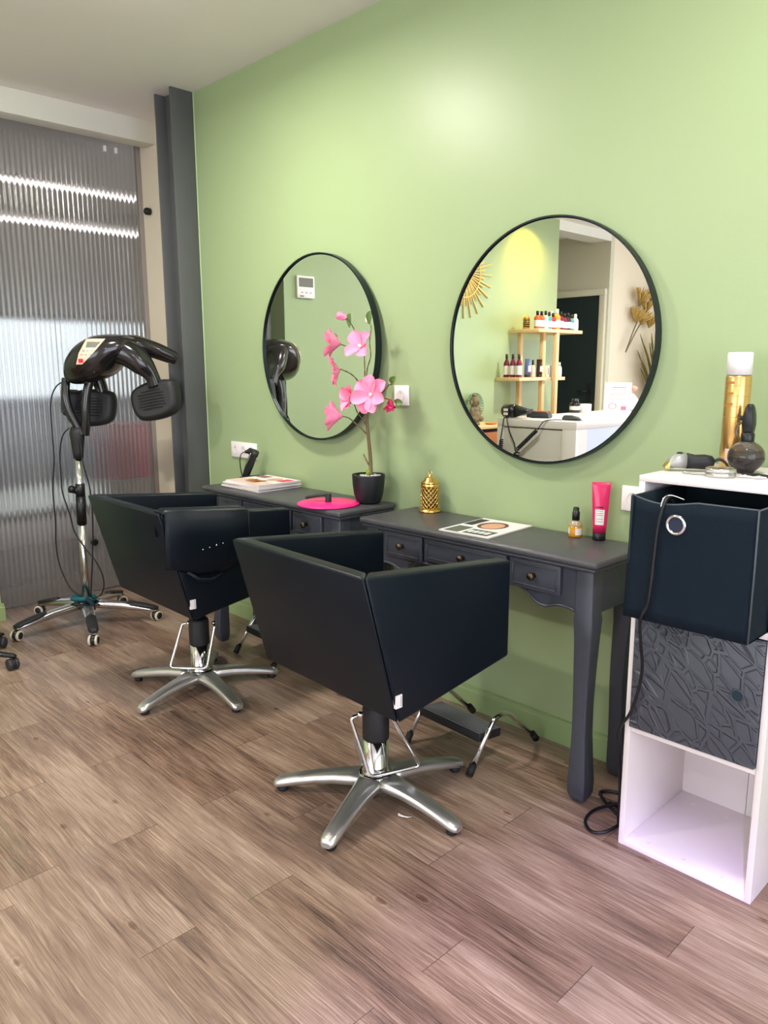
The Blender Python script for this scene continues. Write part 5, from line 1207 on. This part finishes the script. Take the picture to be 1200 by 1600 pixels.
for k in range(5): on_card(-.045+.01*(k % 2), .155-.014*k, .045, .158-.014*k, colour(206, 160, 176, .5, 'pale_pink_print'), 'text_line')
on_card(-.03, .172, .04, .177, pk, 'title_line'); on_card(.02, .03, .048, .055, pk, 'pink_mark')
mb = MB().tube([(-.025+.020*math.cos(2*PI*k/24), .0035-.12*(.055+.018*math.sin(2*PI*k/24)), .055+.018*math.sin(2*PI*k/24)) for k in range(24)], .0018, 6, closed=True); obj('pink_ring', mb, pk, sg)
# sideboard with statue and fan
sd = thing('sideboard', 'orange wooden sideboard against the green wall, reflected low in the mirror', 'sideboard', (0, 0, 0))
obj('body', MB().box((-4.20, -3.12, .12), (-3.88, -2.1, .80)), M['orange_wood'], sd, bevel=.003)
obj('top', MB().box((-4.20, -3.14, .83), (-3.86, -2.08, .855)), M['oak'], sd, bevel=.002)
obj('recess', MB().box((-4.18, -3.12, .80), (-3.90, -2.1, .83)), M['ink'], sd)
for y in (-3.08, -2.14): obj('leg', MB().box((-4.15, y-.02, 0), (-3.92, y+.02, .12)), M['orange_wood'], sd)
stt = thing('stone_figure', 'small carved stone seated figure on the sideboard', 'statue', (-4.02, -2.80, .8555))
mb = MB()
obj('plinth', MB().lathe([(.045, 0), (.048, .008), (.04, .02)], 20), M['stone'], stt)
for c_, r, s_ in (((0, 0, .07), .055, (1, 1.05, 1)), ((0, 0, .125), .038, (.9, 1.2, .9)), ((.0, 0, .19), .043, (1, .95, 1.1)), ((.03, .035, .05), .03, (1.2, 1, .8)), ((.03, -.035, .05), .03, (1.2, 1, .8)), ((.01, .045, .11), .02, (1, 1, 1.8)), ((.01, -.045, .11), .02, (1, 1, 1.8)), ((0, .043, .185), .012, (1, 1, 2)), ((0, -.043, .185), .012, (1, 1, 2)), ((.042, 0, .185), .010, (1, 1, 1.3)), ((0, 0, .238), .022, (1, 1, .7))):
    mb.sphere(c_, r, 16, s_)
obj('figure', mb, M['stone'], stt)
fn = thing('palm_fan', 'grey-green round palm fan standing behind the stone figure', 'fan', (-4.17, -2.985, .8555))
n = 22; mb = MB(); cz = .14
for k in range(n):
    a = math.radians(-35+250*k/(n-1)); L_ = .115
    p = Vector((0, .006*math.cos(a), cz-.01)); q_ = Vector((.0, L_*math.cos(a), cz+L_*math.sin(a))); nrm_ = Vector((0, -math.sin(a), math.cos(a)))
    mb.hexa([p-nrm_*.001, p+nrm_*.001, p+nrm_*.001+Vector((.004, 0, 0)), p-nrm_*.001+Vector((.004, 0, 0)), q_-nrm_*.007, q_+nrm_*.007, q_+nrm_*.007+Vector((.010, 0, 0)), q_-nrm_*.007+Vector((.010, 0, 0))])
obj('fan_blades', mb, M['sage_fan'], fn); obj('stalk', MB().cyl((.002, 0, 0), (.002, 0, cz), .004, 8), M['sage_fan'], fn)
tr_ = thing('small_tray', 'small orange tray and dark stick on the sideboard', 'tray', (-3.96, -2.95, .8555)); obj('dish', MB().lathe([(.04, 0), (.055, .012), (.053, .012), (.04, .004), (.001, .004)], 24), colour(226, 130, 60, .4, 'orange_dish'), tr_)
# dried flowers on the beige wall
dfl = thing('dried_flowers', 'dried straw-coloured flower spray on the beige wall', 'dried flowers', (WX+.07, -5.72, 1.70))
def spike(mb, c, d, L_, n, r):
    d = Vector(d).normalized(); e1 = d.cross(Vector((1, 0, 0))).normalized(); e2 = d.cross(e1)
    for k in range(n):
        a = 2*PI*k/n*2.4; v = (d*random.uniform(.5, 1.2)+(e1*math.cos(a)+e2*math.sin(a))*random.uniform(.3, .8)).normalized()
        mb.tube([c, c+v*L_*.5+d*.01, c+v*L_], [r*.6, r, r*.2], 5)
S1 = [(0, .24, -.22), (0, .08, .03), (0, -.06, .20), (0, -.20, .32)]
obj('stem', MB().tube(cr_spline(S1, 5), .007, 6), M['bark'], dfl)
obj('stem', MB().tube(cr_spline([(0, .23, -.21), (0, .0, .04), (0, -.12, .12)], 5), .006, 6), M['bark'], dfl)
for c_ in ((.0, .07, .10), (.0, -.05, .08), (.0, .0, .30), (.0, -.14, .20), (.0, -.27, .30), (.0, -.24, .05)):
    mb = MB(); spike(mb, Vector(c_), (.3, random.uniform(-.3, .1), 1), .17, 22, .012); obj('flower_head', mb, M['dried'], dfl)
vs_ = thing('tall_grass_vase', 'vase of tall dried grass and green orchids by the beige wall', 'vase arrangement', (-4.02, -6.05, .0))
obj('vase', MB().lathe([(.10, 0), (.13, .05), (.14, .3), (.09, .62), (.07, .75), (.075, .8)], 32), M['white_plastic'], vs_)
mb = MB()
for k in range(70):
    a = random.uniform(0, 2*PI); sp_ = random.uniform(.05, .42); h_ = random.uniform(.5, .95); b0 = Vector((.04*math.cos(a), .04*math.sin(a), .78))
    mb.tube(cr_spline([b0, b0+Vector((sp_*.25*math.cos(a), sp_*.3*math.sin(a), h_*.6)), b0+Vector((sp_*.45*math.cos(a), sp_*.8*math.sin(a), h_))], 4), [.010]*4+[.007]*4+[.002], 5)
tag(obj('grass_blades', mb, M['grass'], vs_), kind='stuff')
for k in range(6):
    c_ = Vector((.03, .08-.04*k, 1.45+.09*k*(k % 2)+.04*k)); obj('green_bloom', MB().sphere(c_, .035, 10, (1, 1, .7)), colour(188, 200, 70, .6, 'lime_bloom'), vs_)
fl2 = thing('counter_bouquet', 'small white vase of pink flowers at the end of the counter', 'vase', (-3.30, -4.02, Z_))
obj('vase', MB().lathe([(.04, 0), (.075, .03), (.085, .08), (.05, .13), (.03, .15)], 28), M['white_plastic'], fl2)
for k in range(5):
    a = 2*PI*k/5; obj('blossom', MB().sphere((.045*math.cos(a), .045*math.sin(a), .19+.02*(k % 2)), .028, 10, (1, 1, .8)), colour(240, 150, 140, .6, 'coral_petal'), fl2)
obj('stems', MB().cyl((0, 0, .14), (0, 0, .18), .012, 8), M['leaf'], fl2)
